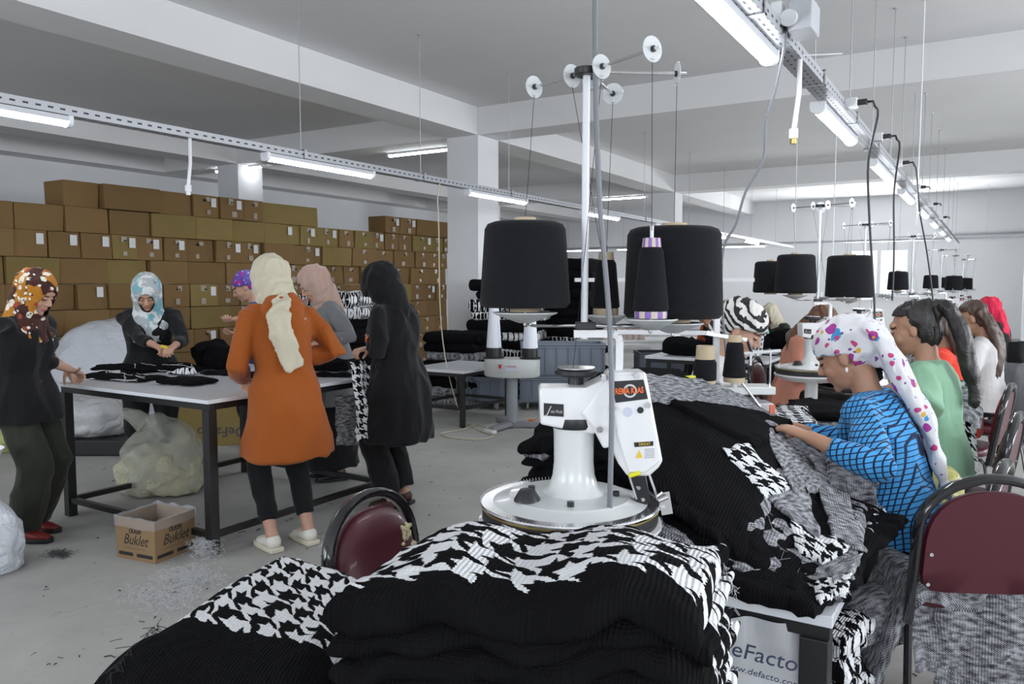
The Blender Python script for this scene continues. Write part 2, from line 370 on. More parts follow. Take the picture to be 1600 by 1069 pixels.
# lamps under the cross beams
p = PZ(607, 240, ZB-.0); lamp((p.x+1.3, p.y, ZB-.0), math.pi/2, 'strip light under the near cross beam, just left of the big white pillar', 'strip lights under the beams')
for i, (a, lab) in enumerate([((385, 272), 'strip light under the near cross beam beside the far left pillar'), ]):
    p = PZ(*a, ZB); lamp((p.x+1.3, PYS[0], ZB), math.pi/2, lab, 'strip lights under the beams')
p = PZ(940, 311, ZB); lamp((p.x+1.3, PYS[1], ZB), math.pi/2, 'strip light under the far cross beam behind the big thread stand', 'strip lights under the beams')
for i, px in enumerate((883, 962, 1050, 1126)):
    p = PY(px, 399, 23.4); lamp((p.x+1.3, 23.5, 2.72), math.pi/2, '%s strip light from the left on the far wall tray' % ['first','second','third','fourth'][i], 'strip lights on the far tray')
t = empty('cable_tray', (-13, 23.5, 2.72), 0, 'far cross tray of cables running along the back wall', 'cable tray')
MB().box((8, 0, .03), (16, .1, .06)).build('channel', M_steel, t, smooth=0)
for k in range(8): MB().cyl((.8+2*k, 0, .06), (.8+2*k, 0, ZC-2.72), .005, n=5).build('hanger_rod', M_steel, t)
# conduit lines on the far wall
for (a, b_, lab) in (((1490, 366), (1592, 357), 'grey conduit pipe running level along the far wall'),):
    A = PY(*a, Y1-.03); B = PY(*b_, Y1-.03); B.x = 3; B.z = A.z
    tag(MB().cyl(A, B, .025, n=8).build('conduit_pipe', M_steel), lab, 'conduit')
# ================================================================ plugs and hanging cables along the right tray
def wavy(p0, p1, sag, amp, seed, n=24):
    rnd = random.Random(seed); ph = rnd.random()*6; p0 = V(p0); p1 = V(p1); o = []
    for i in range(n+1):
        t_ = i/n; q = p0.lerp(p1, t_); q = q + RT*(amp*math.sin(t_*5+ph)*math.sin(math.pi*t_)) + V((0,0,-sag*math.sin(math.pi*t_))); o.append(q)
    return o
def plug(y, label, tone):
    t = empty('tray_socket', (XR+.08, y, ZT+.04), 0, label, 'power socket', 'power sockets along the machine tray')
    MB().box((0,0,0), (.07,.08,.06)).build('socket_box', M_paper, t, bevel=.006)
    MB().box((.06,0,0), (.06,.04,.035)).build('plug', tone, t, bevel=.006)
    MB().tube([(.09,0,0),(.12,0,0),(.13,0,-.03)], .008, 8).build('cord_grip', M_black, t)
for k, y in enumerate((5.3, 6.6, 8.1, 10.2, 12.4, 14.9)): plug(y, '%s white socket with black plug on the right tray' % ORD[k], M_black)
def cable(name, pts, r, m, label, cat='cable', group=None): return tag(MB().tube(pts, r, 8).build(name, m), label, cat, group)
# ================================================================ the wall of cartons
def card_mat(name, col):
    m, nt, N, L, b = nmat(name); b.inputs['Roughness'].default_value = .8; b.inputs['Specular IOR Level'].default_value = .2
    tc = N.new('ShaderNodeTexCoord'); a = N.new('ShaderNodeTexNoise'); a.inputs['Scale'].default_value = 3; a.inputs['Detail'].default_value = 5; L.new(tc.outputs['Object'], a.inputs['Vector'])
    oi = N.new('ShaderNodeObjectInfo')
    k = mth(nt, 'ADD', mth(nt, 'MULTIPLY', a.outputs['Fac'], .22), mth(nt, 'ADD', mth(nt, 'MULTIPLY', oi.outputs['Random'], .22), .78))
    x = N.new('ShaderNodeMix'); x.data_type = 'RGBA'; x.blend_type = 'MULTIPLY'; x.inputs[0].default_value = 1; x.inputs[6].default_value = (*col, 1); L.new(k, x.inputs[7])
    L.new(x.outputs[2], b.inputs['Base Color'])
    return m
M_card = card_mat('brown cardboard', (.185,.112,.046)); M_card2 = card_mat('yellowish cardboard', (.20,.145,.052)); M_card3 = card_mat('tan cardboard', (.28,.185,.10))
M_tape = mat('clear packing tape', (.42,.37,.31), .25, alpha=.75); M_hole = mat('dark hand hole', (.03,.02,.012), .9)
M_label = mat('white shipping label', (.62,.62,.62), .7)
XB = -9.5
ROWS = {
 9: [109,165,254,306,347,383,413,500,None,604,627,651,701],
 8: [-30,30,108,177,240,308,365,418,473,499,532,555,582,604,625,646,675,694,701],
 7: [-40,23,78,128,176,217,259,295,339,379,413,462,504,549,586,617,649,671,689,701],
 6: [-50,10,95,170,236,295,355,412,446,480,508,540,563,583,608,640,670,698],
 5: [-60,8,70,120,168,214,256,297,340,376,412,440,476,510,546,590,641,662,682,700],
 4: [-60,-10,40,97,172,232,298,358,402,450,500,530,560,606,640,668,700],
 3: [-50,20,75,123,172,210,255,302,340,385,430,470,505,545,580,612,650,676,700],
 2: [-60,0,60,120,180,230,280,330,380,430,480,520,560,600,640,670,700],
 1: [-60,10,75,130,190,240,290,345,390,440,480,530,570,610,650,680,700]}
LBL = {7: [23,78,128,176,217,259,339], 9: [306,347,604,627], 8: [418,499,582], 5: [120,297,340,480], 4: [], 3: [302,385]}
BH = .3125
RW = ['bottom','second','third','fourth','fifth','sixth','seventh','eighth','top']
rb = random.Random(4)
for row in range(1, 10):
    xs = ROWS[row]; z0 = (row-1)*BH; k = 0
    for a, b_ in zip(xs[:-1], xs[1:]):
        if a is None or b_ is None: continue
        ya, yb = yat(a, XB), yat(b_, XB)
        if row == 9 and a >= 600: pass
        W = yb-ya-.012; D = .42; H = BH-.004; k += 1
        dx = rb.uniform(-.04, .05); long = W > .62 or (b_-a) > 45
        sk = rb.uniform(-.008, .008)
        nm = 'carton'
        t = empty(nm, (XB+dx, (ya+yb)/2, z0), rb.uniform(-.03, .03))
        m_ = M_card2 if (row == 8 and 236 < a < 480) or rb.random() < .12 else M_card
        mb = MB(); mb.box((-D/2, 0, H/2), (D, W, H))
        bd = mb.build('body', m_, t, smooth=0, bevel=.008)
        for v in bd.data.vertices:                       # sagging, dented cardboard
            v.co += V((rb.uniform(-.014,.012), rb.uniform(-.006,.006), rb.uniform(-.006, .0)))
        desc = 'plain-sided'
        if long:
            MB().box((.001, 0, H/2), (.003, W*.97, .004)).build('flap_seam', M_hole, t, smooth=0) if False else None
        has = any(abs(a-q) < 3 for q in LBL.get(row, [])) or (not long and rb.random() < .22)
        if not long:
            c = MB(); c.ell((.0, rb.uniform(-.03,.03), H*.76), (.012, .038, .020), n=12); c.build('hand_hole', M_hole, t)
            for zz in (.78, .2):
                mb = MB(); y = rb.uniform(-.04,.04); hh = rb.uniform(.05,.09)
                mb.box((.009, y, H*zz+.01), (.001, rb.uniform(.05,.09), hh)); mb.build('tape', M_tape, t, smooth=0)
            desc = 'short-end'
        if has:
            yy = W*.5-.075-rb.uniform(0,.03) if W < .6 else W*.2
            MB().box((.011, yy, H*.68), (.001, .085, .125), 0).build('shipping_label', M_label, t, smooth=0)
            desc = 'white-labelled' if not long else 'long white-labelled'
        if len(t.children) == 1 or not [c for c in bpy.data.objects[-6:] if False] and long and not has:
            bd.parent = None; bd.name = 'carton'; bd.location = t.location.copy(); bd.rotation_euler = t.rotation_euler.copy(); bpy.data.objects.remove(t); t = bd
        tag(t, '%s cardboard carton, %d from the left in the %s row of the carton wall' % (desc, k, RW[row-1]), 'carton', 'cartons stacked in the carton wall')
# ================================================================ work tables
M_top = mat('white laminate', (.68,.70,.74), .22, coat=.2)
def table(name, x0, x1, y0, y1, h, label, leg=.05, rail=.1, tt=.03, rz=0, mid=False, top=M_top, legm=M_blackmetal, topn='tabletop'):
    t = empty(name, ((x0+x1)/2, (y0+y1)/2, 0), rz, label, 'table')
    a, b_ = (x1-x0)/2, (y1-y0)/2
    MB().box((0,0,h-tt/2), (2*a, 2*b_, tt)).build('tabletop', top, t, smooth=0, bevel=.003)
    fr = MB()
    for s in (-1,1): fr.box((0, s*(b_-leg/2-.01), h-tt-.02), (2*a-.02, leg*.6, .04)); fr.box((s*(a-leg/2-.01), 0, h-tt-.02), (leg*.6, 2*b_-.02-2*leg, .04))
    fr.build('apron_frame', legm, t, smooth=0)
    for sx in (-1,1):
        for sy in (-1,1): MB().box((sx*(a-leg/2-.01), sy*(b_-leg/2-.01), (h-tt-.04)/2), (leg, leg, h-tt-.04)).build('leg', legm, t, smooth=0, bevel=.003)
    if rail:
        for s in (-1,1): MB().box((0, s*(b_-leg/2-.01), rail), (2*a-2*leg-.02, leg*.6, leg*.6)).build('lower_rail', legm, t, smooth=0)
        for s in (-1,1): MB().box((s*(a-leg/2-.01), 0, rail), (leg*.6, 2*b_-2*leg-.02, leg*.6)).build('lower_rail', legm, t, smooth=0)
    return t
A = PZ(330, 628, .9); B = PZ(88, 602, .9)
TX0, TX1, TY0, TY1 = -5.28, -3.74, 2.83, 4.36
TH = .90
table('work_table', TX0, TX1, TY0, TY1, TH, 'large white topped table on black steel legs where the women trim knitwear', leg=.058, rail=.11, tt=.022)
p = PZ(723, 580, .62); 
table('small_table', p.x-.75, p.x+.02, p.y-.02, p.y+.98, .62, 'small low white table with black legs in front of the white pillar', leg=.05, rail=.2)
SMALLT = (p.x, p.y)
# ================================================================ folded / piled knitwear
K_black = knit('black rib knit', black_only=True)
K_hound = knit('houndstooth knit small', cell=.055)
K_band = knit('black knit with houndstooth band', cell=.075, border=.30)
K_marl = knit('grey marled reverse knit', marl=True)
def slab(name, m, fn, w, l, th, label=None, cat='knitwear', group=None, parent=None, nu=40, nv=34, seed=0, ruf=.006, edge=.03, u0=0., v0=0., rag=.0):
    """a folded knitted piece: fn(a, b) -> centre-surface point for a,b in 0..1; th thickness, soft rounded wavy edges"""
    def off(a, b_):
        x = min(a, 1-a)*w; y = min(b_, 1-b_)*l; e = max(0, min(1, min(x, y)/edge)); return math.sqrt(max(0, 1-(1-e)**2))
    mb = MB(); o = {}
    def nzf(a, b_, k): return ruf*noise.noise(V((a*w*9+seed*3.1, b_*l*9, k*1.7+seed)))
    def wig(p, a, b_):
        if not rag: return p
        e = min(min(a,1-a)*w, min(b_,1-b_)*l)
        if e > .05: return p
        n_ = noise.noise_vector(V((a*w*22+seed, b_*l*22, seed*2.)))*rag
        return p+n_*(1-e/.05)
    top = [[None]*(nv+1) for _ in range(nu+1)]; bot = [[None]*(nv+1) for _ in range(nu+1)]; vs = []
    def spc(i, n):
        x = i/n; return .5-.5*math.copysign(abs(math.cos(math.pi*x))**.8, math.cos(math.pi*x))
    for i in range(nu+1):
        for j in range(nv+1):
            a, b_ = spc(i, nu), spc(j, nv); p = wig(V(fn(a, b_)), a, b_); h = th/2*off(a, b_)
            e_ = i in (0, nu) or j in (0, nv)
            top[i][j] = len(vs); vs.append(p+V((0,0,h+(0 if e_ else nzf(a, b_, 0))))); mb.uv[top[i][j]] = (u0+a*w, v0+b_*l)
            if e_: bot[i][j] = top[i][j]
            else: bot[i][j] = len(vs); vs.append(p-V((0,0,h))); mb.uv[bot[i][j]] = (u0+a*w, v0+b_*l)
    fs = []
    for i in range(nu):
        for j in range(nv):
            fs.append((top[i][j], top[i+1][j], top[i+1][j+1], top[i][j+1])); q = (bot[i][j], bot[i][j+1], bot[i+1][j+1], bot[i+1][j])
            fs.append(q)
    mb.v = vs; mb.f = fs; mb.m = [0]*len(fs)
    ob = mb.build(name, m, parent, smooth=60)
    if label: tag(ob, label, cat, group)
    return ob
def fringe(name, pts, parent, m, seed, n=40, ln=.04, r=.0012):
    """loose cut yarn ends along an edge"""
    rr = random.Random(seed); mb = MB()
    for k in range(n):
        t_ = rr.random()*(len(pts)-1); i = int(t_); p = V(pts[i]).lerp(V(pts[min(i+1, len(pts)-1)]), t_-i)
        d = V((rr.uniform(-1,1), rr.uniform(-1,1), rr.uniform(-1.4,.3))).normalized()*ln*rr.uniform(.4,1.3); e = V((rr.uniform(-1,1), rr.uniform(-1,1), rr.uniform(-1,.2)))*ln*.4
        mb.tube([p, p+d*.5+e*.4, p+d+e], r, 4)
    o = mb.build(name, m, parent); 
    if parent is None: pass
    return o
M_yarn = mat('grey yarn end', (.35,.36,.38), .9); M_yarnb = mat('black yarn', (.02,.02,.022), .9)
# knitted pieces on the white table
def flat_piece(px, py, w, l, rz, th, m, label, seed, bump=.03, z=TH, wav=1.0, v0=0., name='folded_knit'):
    c = PZ(px, py, z); R = Matrix.Rotation(rz, 3, 'Z')
    def fn(a, b_):
        x, y = (a-.5)*w, (b_-.5)*l
        q = R@V((x*(1+.12*noise.noise(V((b_*3, seed, 0)))), y*(1+.12*noise.noise(V((a*3, seed, 5)))), 0))
        hz = z+.002+th/2+bump*wav*max(0, .35+noise.noise(V((x*7, y*7, seed))))*min(1, 8*min(a,1-a))*min(1, 8*min(b_,1-b_))
        return V((c.x, c.y, 0))+q+V((0,0,hz))
    return slab(name, m, fn, w, l, th, label, 'knitwear', seed=seed, v0=v0, rag=.01)
M_thread = mat('white thread', (.6,.6,.62), .8)
fp = flat_piece(190, 592, .62, .26, .15, .018, K_black, 'black knit with pale threads under the hands of the floral scarf woman', 1)
def seam_lines(ob, n, seed):
    rr = random.Random(seed); me = ob.data; vs = [v.co.copy() for v in me.vertices]; mb = MB()
    zmx = {}
    bb = [min(v.x for v in vs), max(v.x for v in vs), min(v.y for v in vs), max(v.y for v in vs)]
    def top(x, y):
        c = sorted(vs, key=lambda q: (q.x-x)**2+(q.y-y)**2)[:6]; return max(q.z for q in c)
    for k in range(n):
        x = bb[0]+(bb[1]-bb[0])*rr.uniform(.08,.9); y = bb[2]+(bb[3]-bb[2])*rr.uniform(.15,.85); a = rr.uniform(-.6,.6)+(0 if n > 6 else 0); pts = []
        L_ = rr.uniform(.06,.2)
        for s in range(7):
            xx = x+math.cos(a)*L_*(s/6-.5)+rr.uniform(-.004,.004); yy = y+math.sin(a)*L_*(s/6-.5)+rr.uniform(-.004,.004)
            xx = min(max(xx, bb[0]+.02), bb[1]-.02); yy = min(max(yy, bb[2]+.02), bb[3]-.02)
            pts.append((xx, yy, top(xx, yy)+.002))
        mb.tube(pts, .0018, 5)
    return mb.build('loose_thread', M_thread, ob)
seam_lines(fp, 16, 1)
fp = flat_piece(232, 580, .85, .16, .40, .035, K_black, 'long black knitted strip lying behind the pale threaded panel on the white table', 2); seam_lines(fp, 9, 2)
flat_piece(293, 600, .33, .22, .1, .035, K_black, 'neatly folded black knit near the front corner of the white table', 3, bump=.01)
flat_piece(352, 585, .28, .2, .3, .02, K_black, 'small black knit lying in the middle of the white table', 4)
flat_piece(395, 592, .22, .2, .6, .03, K_black, 'black knit bundle on the table left of the orange jacket', 5)
flat_piece(520, 588, .3, .16, .4, .012, K_black, 'thin black knit at the right end of the white table', 6)
flat_piece(520, 578, .36, .3, .35, .07, K_black, 'black folded knit stack in front of the woman in the grey cardigan', 7, bump=.04)
def heap(name, c, rx, ry, h, m, label, seed, rz=0, pw=2.2, amp=.05, cat='knitwear pile', z=0, parent=None, nu=44, nv=30, uvs=1.0, freq=5., flat=.0, kind=None, top_pow=.5):
    """rounded bulging heap sitting on z: closed mesh"""
    R = Matrix.Rotation(rz, 3, 'Z'); c = V(c); mb = MB(); vs = []
    for i in range(nu):
        for j in range(nv+1):
            th_ = 2*math.pi*i/nu; s = j/nv
            if s < .8: ph = s/.8; rr = (1-max(0, ph)**pw*0) ; zz = ph; 
            a = min(1, s/.82); r = 1.0
            ang = a*math.pi/2; r = math.cos(ang)**top_pow if s < .82 else 0
            zz = math.sin(ang)**.8 if s < .82 else 1
            if s >= .82: r = 0
            sq = (abs(math.cos(th_))**pw+abs(math.sin(th_))**pw)**(-1/pw)
            p = V((math.cos(th_)*sq*rx*r, math.sin(th_)*sq*ry*r, h*zz))
            nn = noise.noise_vector(V((p.x*freq+seed, p.y*freq, p.z*freq+seed)))*amp+noise.noise_vector(V((p.x*freq*3+seed, p.y*freq*3, p.z*freq*3)))*amp*.35
            if j == 0: nn.z = 0
            vs.append(c+R@(p+V((nn.x, nn.y, nn.z*(1 if j else 0))))); 
    return vs
def blobheap(name, c, rx, ry, h, m, label=None, seed=0, rz=0, amp=.05, freq=5., cat='knitwear pile', squash=2.6, parent=None, n=64, k=40, sharp=1.0, mats=None, folds=0., foldf=14., taper=0.):
    R = Matrix.Rotation(rz, 3, 'Z'); c = V(c); mb = MB(); rows = []
    for j in range(k+1):
        t_ = j/k; ph = -math.pi/2*.55+(math.pi/2*1.55)*t_   # from under to top
        cr = max(1e-4, math.cos(ph))**(2/squash); sz = math.copysign(abs(math.sin(ph))**(2/squash), math.sin(ph))
        lo = math.copysign(abs(math.sin(-math.pi/2*.55))**(2/squash), -1)
        z = h*(sz-lo)/(1-lo)
        ring = []
        for i in range(n):
            a = 2*math.pi*i/n
            x, y = math.cos(a), math.sin(a); sq = (abs(x)**squash+abs(y)**squash)**(-1/squash)
            tp = 1-taper*z/h
            p = V((x*sq*cr*rx*tp, y*sq*cr*ry*tp, z))
            d = noise.noise_vector(V((p.x*freq+seed*7.3, p.y*freq+seed, p.z*freq)))*amp+noise.noise_vector(V((p.x*freq*2.7+seed, p.y*freq*2.7, p.z*freq*2.7)))*amp*.4
            if folds:
                f = math.sin(p.z*foldf*2*math.pi+3*noise.noise(V((a*1.5, seed, p.z*3)))); d += V((x, y, 0))*folds*f
            if z < .02: d.z = 0
            q = p+d; q.z = max(q.z, 0.002)
            mb.uv[len(rows)*n+i] = (a/(2*math.pi)*(rx+ry)*math.pi, z*1.3+ (1-cr)*min(rx,ry))
            ring.append(c+R@q)
        rows.append(ring)
    mb.rings(rows, True); ob = mb.build(name, m, parent, smooth=70)
    if label: tag(ob, label, cat)
    return ob
# ================================================================ bags, bins and boxes on the left
def sack_mat(name, col, rough=.35, trans=.0, alpha=1., spec=.5, sc=7):
    m, nt, N, L, b = nmat(name); b.inputs['Roughness'].default_value = rough; b.inputs['Base Color'].default_value = (*col, 1); b.inputs['Alpha'].default_value = alpha
    tc = N.new('ShaderNodeTexCoord'); n2 = N.new('ShaderNodeTexNoise'); n2.inputs['Scale'].default_value = sc; n2.inputs['Detail'].default_value = 6; n2.inputs['Distortion'].default_value = 1.6
    L.new(tc.outputs['Object'], n2.inputs['Vector']); bp = N.new('ShaderNodeBump'); bp.inputs['Strength'].default_value = .8; bp.inputs['Distance'].default_value = .03; L.new(n2.outputs['Fac'], bp.inputs['Height']); L.new(bp.outputs[0], b.inputs['Normal'])
    return m
S_film = sack_mat('clear milky plastic film', (.60,.61,.53), .22, alpha=.42)
S_filmg = sack_mat('grey clear plastic film', (.55,.57,.58), .2, alpha=.85)
S_grey = sack_mat('grey woven sack', (.55,.57,.62), .45); S_white = sack_mat('white woven sack', (.74,.78,.85), .5, sc=12)
S_cream = sack_mat('cream knit filling', (.52,.50,.36), .8, sc=14); S_yel = sack_mat('pale yellow sack', (.50,.48,.30), .5)
def G(px, py): p = PZ(px, py, 0); return p
# milky bag under the table
g = G(238, 772); t = empty('plastic_bag', (g.x, g.y+.1, 0), 0, 'milky clear plastic bag full of cream scraps under the white table', 'plastic bag')
blobheap('bag_film', (0,0,0), .40, .29, .62, S_film, seed=3, amp=.06, freq=4.5, parent=t, squash=2.2, rz=.5, taper=.55)
blobheap('scrap_filling', (0,0,.005), .33, .25, .33, S_cream, seed=8, amp=.05, freq=8, parent=t, squash=2.4, rz=.5)
mb = MB(); mb.tube([(-.10,-.06,.50), (-.17,-.11,.57), (-.24,-.15,.60)], [.12,.09,.06], 12, flat=.6); mb.build('bag_neck', S_film, t)
# low grey bag on black pallet behind it
g = PZ(150, 690, 0)
tag(MB().box((-7.2, 4.15, .075), (1.05, .6, .14), YAW).build('pallet', M_black, bevel=.01), 'black plastic pallet under the grey plastic bag below the table', 'pallet')
blobheap('plastic_bag', (-7.25, 4.12, .148), .44, .30, .36, S_filmg, 'grey plastic wrapped bag lying on the black pallet', seed=5, amp=.05, freq=4, cat='plastic bag', rz=YAW)
# big grey sack behind the table
blobheap('large_sack', (-8.5, 5.2, 0), .78, .52, 1.16, S_grey, 'big grey sack bulging behind the woman in the blue grey scarf', seed=9, amp=.06, freq=2.2, cat='sack', rz=1.2, squash=2.3, taper=.25)
blobheap('large_sack', (-8.2, 7.3, 0), .5, .45, .62, S_grey, 'low grey sack behind the table below the carton wall', seed=19, amp=.06, freq=2.6, cat='sack', squash=2.3)
# white sack at the bottom left
g = G(8, 902)
t = blobheap('woven_sack', (g.x-.22, g.y-.04, 0), .27, .30, .50, S_white, 'white woven sack tied at the top, cut by the left edge', seed=11, amp=.045, freq=5, cat='sack', squash=2.2, taper=.6)
MB().lathe([(.05,.42),(.045,.5),(.09,.56),(.15,.66),(.155,.67),(.1,.6),(.03,.52)], (g.x-.30, g.y-.0, -.02), 20).build('sack_mouth', S_white, t).location = (0,0,0)
g = G(4, 708); blobheap('yellow_sack', (g.x-.1, g.y+.2, 0), .25, .3, .42, sack_mat('lime yellow sack', (.42,.45,.16), .5), 'lime yellow sack behind the legs of the floral scarf woman', seed=12, amp=.03, cat='sack')
g = G(705, 622); blobheap('cream_sack', (g.x, g.y+.1, 0), .33, .30, .48, S_yel, 'pale yellow full sack behind the small low table', seed=14, amp=.035, freq=5, cat='sack', squash=2.6)
# carton with upside-down lettering under the table
def open_carton(px, py, w, l, h, rz, m, label, open_=True):
    g = G(px, py); t = empty('carton', (g.x, g.y, 0), rz, label, 'carton')
    mb = MB(); th = .006
    mb.box((0,-l/2+th/2,h/2), (w, th, h)); mb.box((0,l/2-th/2,h/2), (w, th, h)); mb.box((-w/2+th/2,0,h/2), (th, l-2*th, h)); mb.box((w/2-th/2,0,h/2), (th, l-2*th, h)); mb.box((0,0,th/2), (w-2*th, l-2*th, th))
    if not open_: mb.box((0,0,h-th/2), (w-2*th, l-2*th, th))
    mb.build('body', m, t, smooth=0); return t
t = open_carton(338, 690, .62, .42, .50, .55, M_card2, 'yellowish carton with upside down lettering standing beyond the table legs', True)
M_navy = mat('navy print', (.03,.035,.08), .7)
text('DeFacto', 'printed_lettering', M_navy, t, (.13, -.2115, .14), (-1,0,0), (0,0,-1), .135, .0004)
blobheap('scrap_filling', (0,0,.3), .26, .17, .25, mat('grey scraps', (.25,.24,.25), .9, var=.5, vs=20), seed=21, amp=.03, parent=t)
blobheap('red_rag', (-.12,-.04,.5), .09, .08, .1, mat('red rag cloth', (.25,.01,.015), .9), seed=22, amp=.02, parent=t)
# small open carton in front
g1 = G(243, 882); g2 = G(160, 866); g3 = G(265, 868)
ax = (g2-g1); W1 = ax.length; 
rz = math.atan2(-ax.y, -ax.x)
W1 = .30; L1 = .29; H1 = .235
c = g1 + V((math.cos(rz+math.pi), math.sin(rz+math.pi), 0))*W1/2 + V((-math.sin(rz), math.cos(rz), 0))*L1/2
t = empty('open_carton', (c.x, c.y, 0), rz, 'small open tan carton lettered Buklet on the floor', 'carton')
mb = MB(); th = .004
mb.box((0,-L1/2+th/2,H1/2), (W1, th, H1)); mb.box((0,L1/2-th/2,H1/2), (W1, th, H1)); mb.box((-W1/2+th/2,0,H1/2), (th, L1-2*th, H1)); mb.box((W1/2-th/2,0,H1/2), (th, L1-2*th, H1)); mb.box((0,0,th/2), (W1-2*th, L1-2*th, th))
mb.build('body', M_card3, t, smooth=0)
for (o, axx, nn) in (((0,-L1/2-.0006,0), (1,0,0), (0,-1,0)), ((W1/2+.0006,0,0), (0,1,0), (1,0,0))):
    o = V(o); text('ÜLKER', 'printed_lettering', M_ink, t, o+V((0,0,.165)), axx, (0,0,1), .032, .0003, bold=.0012, shear=.15)
    text('Buklet', 'printed_lettering', M_ink, t, o+V((0,0,.115)), axx, (0,0,1), .085, .0003, shear=.35, width=.19)
    mb = MB(); axv = V(axx)
    for s0, s1 in ((-.13,-.02), (.01,.13)):
        mb.prism([(s0,.022),(s1,.022),(s1,.042),(s0,.042)], o, axv, (0,0,1), V(nn)*.0004)
    mb.prism([(-.08,.068),(.08,.068),(.08,.0695),(-.08,.0695)], o, axv, (0,0,1), V(nn)*.0003)
    mb.build('printed_band', M_ink, t, smooth=0)
film = MB(); rr = random.Random(3)
def rim(k):
    q = [(-W1/2,-L1/2),(W1/2,-L1/2),(W1/2,L1/2),(-W1/2,L1/2)]; e = int(k) % 4; f = k-int(k); a, b_ = q[e], q[(e+1) % 4]; return V((a[0]+(b_[0]-a[0])*f, a[1]+(b_[1]-a[1])*f, 0))
for s, dz in ((1.0, 0),):
    R_ = []
    for i in range(64):
        p = rim(i/16); d = 1.015
        R_.append(p)
    film.rings([[V((p.x*1.03, p.y*1.03, H1-.05-.02*noise.noise(V((p.x*20,p.y*20,1))))) for p in R_], [V((p.x*1.04, p.y*1.04, H1+.012+.015*noise.noise(V((p.x*25,p.y*25,2))))) for p in R_], [V((p.x*.93, p.y*.93, H1+.004)) for p in R_], [V((p.x*.9, p.y*.9, H1-.09)) for p in R_]], cap=False)
film.build('plastic_liner', mat('thin clear film', (.7,.72,.75), .15, alpha=.22), t)
# ================================================================ winding stand with two lit-looking white tubes
g = G(800, 668)
t = empty('yarn_winder', (g.x, g.y, 0), .35, 'grey two spindle yarn winder on a pedestal beside the small low table', 'winder')
M_lg = mat('light grey enamel', (.55,.57,.56), .4)
mb = MB(); mb.lathe([(.02,.56),(.29,.56),(.305,.575),(.305,.74),(.29,.755),(.02,.755)], (0,0,0), 40, sy=.62); mb.build('drum_housing', M_lg, t)
MB().cyl((0,0,.06), (0,0,.56), .062, n=20).build('column', M_grey, t)
for a in (.1, 2.2, 4.3): MB().bar((0,0,.05), (.38*math.cos(a), .38*math.sin(a), .035), .07, .05).build('foot', mat('foot grey', (.25,.26,.28), .4), t, bevel=.005)
for s in (-1,1):
    MB().lathe([(.01,.756),(.115,.756),(.115,.77),(.095,.775),(.09,.775),(.088,.87),(.01,.87)], (s*.2,0,0), 28).build('spindle_cup', M_black, t)
    MB().lathe([(.005,.871),(.082,.871),(.052,1.32),(.005,1.32)], (s*.2,0,0), 28).build('cone_tube', mat('translucent white tube', (.80,.83,.92), .35), t)
MB().box((-.09,-.185,.67), (.06,.02,.09)).build('power_switch', mat('switch plate', (.5,.5,.5), .4), t)
MB().box((-.09,-.197,.685), (.026,.01,.04)).build('rocker', mat('red rocker', (.5,.02,.02), .4, ), t)
MB().box((.03,-.188,.67), (.12,.01,.06)).build('maker_plate', mat('silver plate', (.6,.62,.7), .3), t)
text('KARDESLER', 'maker_lettering', mat('red print', (.45,.03,.05), .5), t, (.03,-.194,.685), (1,0,0), (0,0,1), .026, .0004, shear=.2, width=.10)
# ================================================================ grey ribbed crates
M_crate = mat('blue grey crate plastic', (.17,.20,.25), .45)
def crate(px, py, d, w, l, h, z, rz, label, wheels=False):
    p = PD(px, py, d); t = empty('plastic_crate', (p.x, p.y, z), rz, label, 'crate')
    mb = MB(); th = .012; b0 = .1 if wheels else 0
    mb.box((0,-l/2+th/2,h/2+b0), (w, th, h)); mb.box((0,l/2-th/2,h/2+b0), (w, th, h)); mb.box((-w/2+th/2,0,h/2+b0), (th, l-2*th, h)); mb.box((w/2-th/2,0,h/2+b0), (th, l-2*th, h)); mb.box((0,0,th/2+b0), (w-2*th, l-2*th, th)); mb.build('body', M_crate, t, smooth=0)
    rb_ = MB(); nx = max(3, int(w/.14)); ny = max(2, int(l/.14))
    for k in range(nx+1):
        for s in (-1,1): rb_.box((-w/2+w*k/nx, s*(l/2+.008), h/2+b0), (.012,.016,h*.98))
    for k in range(ny+1):
        for s in (-1,1): rb_.box((s*(w/2+.008), -l/2+l*k/ny, h/2+b0), (.016,.012,h*.98))
    rb_.build('ribs', M_crate, t, smooth=0)
    rm = MB()
    for zz in (.98, .90, .08):
        for s in (-1,1): rm.box((0,s*(l/2+.012),h*zz+b0), (w+.05,.024,.018)); rm.box((s*(w/2+.012),0,h*zz+b0), (.024,l,.018))
    rm.build('rim', M_crate, t, smooth=0)
    if wheels:
        for sx in (-1,1):
            for sy in (-1,1):
                c = MB(); c.cyl((sx*(w/2-.08)-.012, sy*(l/2-.06), .047), (sx*(w/2-.08)+.012, sy*(l/2-.06), .047), .045, n=18); c.box((sx*(w/2-.08), sy*(l/2-.06), .085), (.04,.04,.03)); c.build('castor', mat('grey rubber', (.3,.3,.31), .5), t)
    return t
crate(762, 590, 10.0, .6, .5, .30, 0, .1, 'grey ribbed crate on castors behind the small low table', True)
crate(876, 560, 9.9, 1.0, .5, .32, 0, YAW, 'long grey ribbed crate on castors behind the yarn winder', True)
crate(878, 560, 9.9, 1.0, .5, .40, .425, YAW, 'grey ribbed crate stacked on the long castor crate')
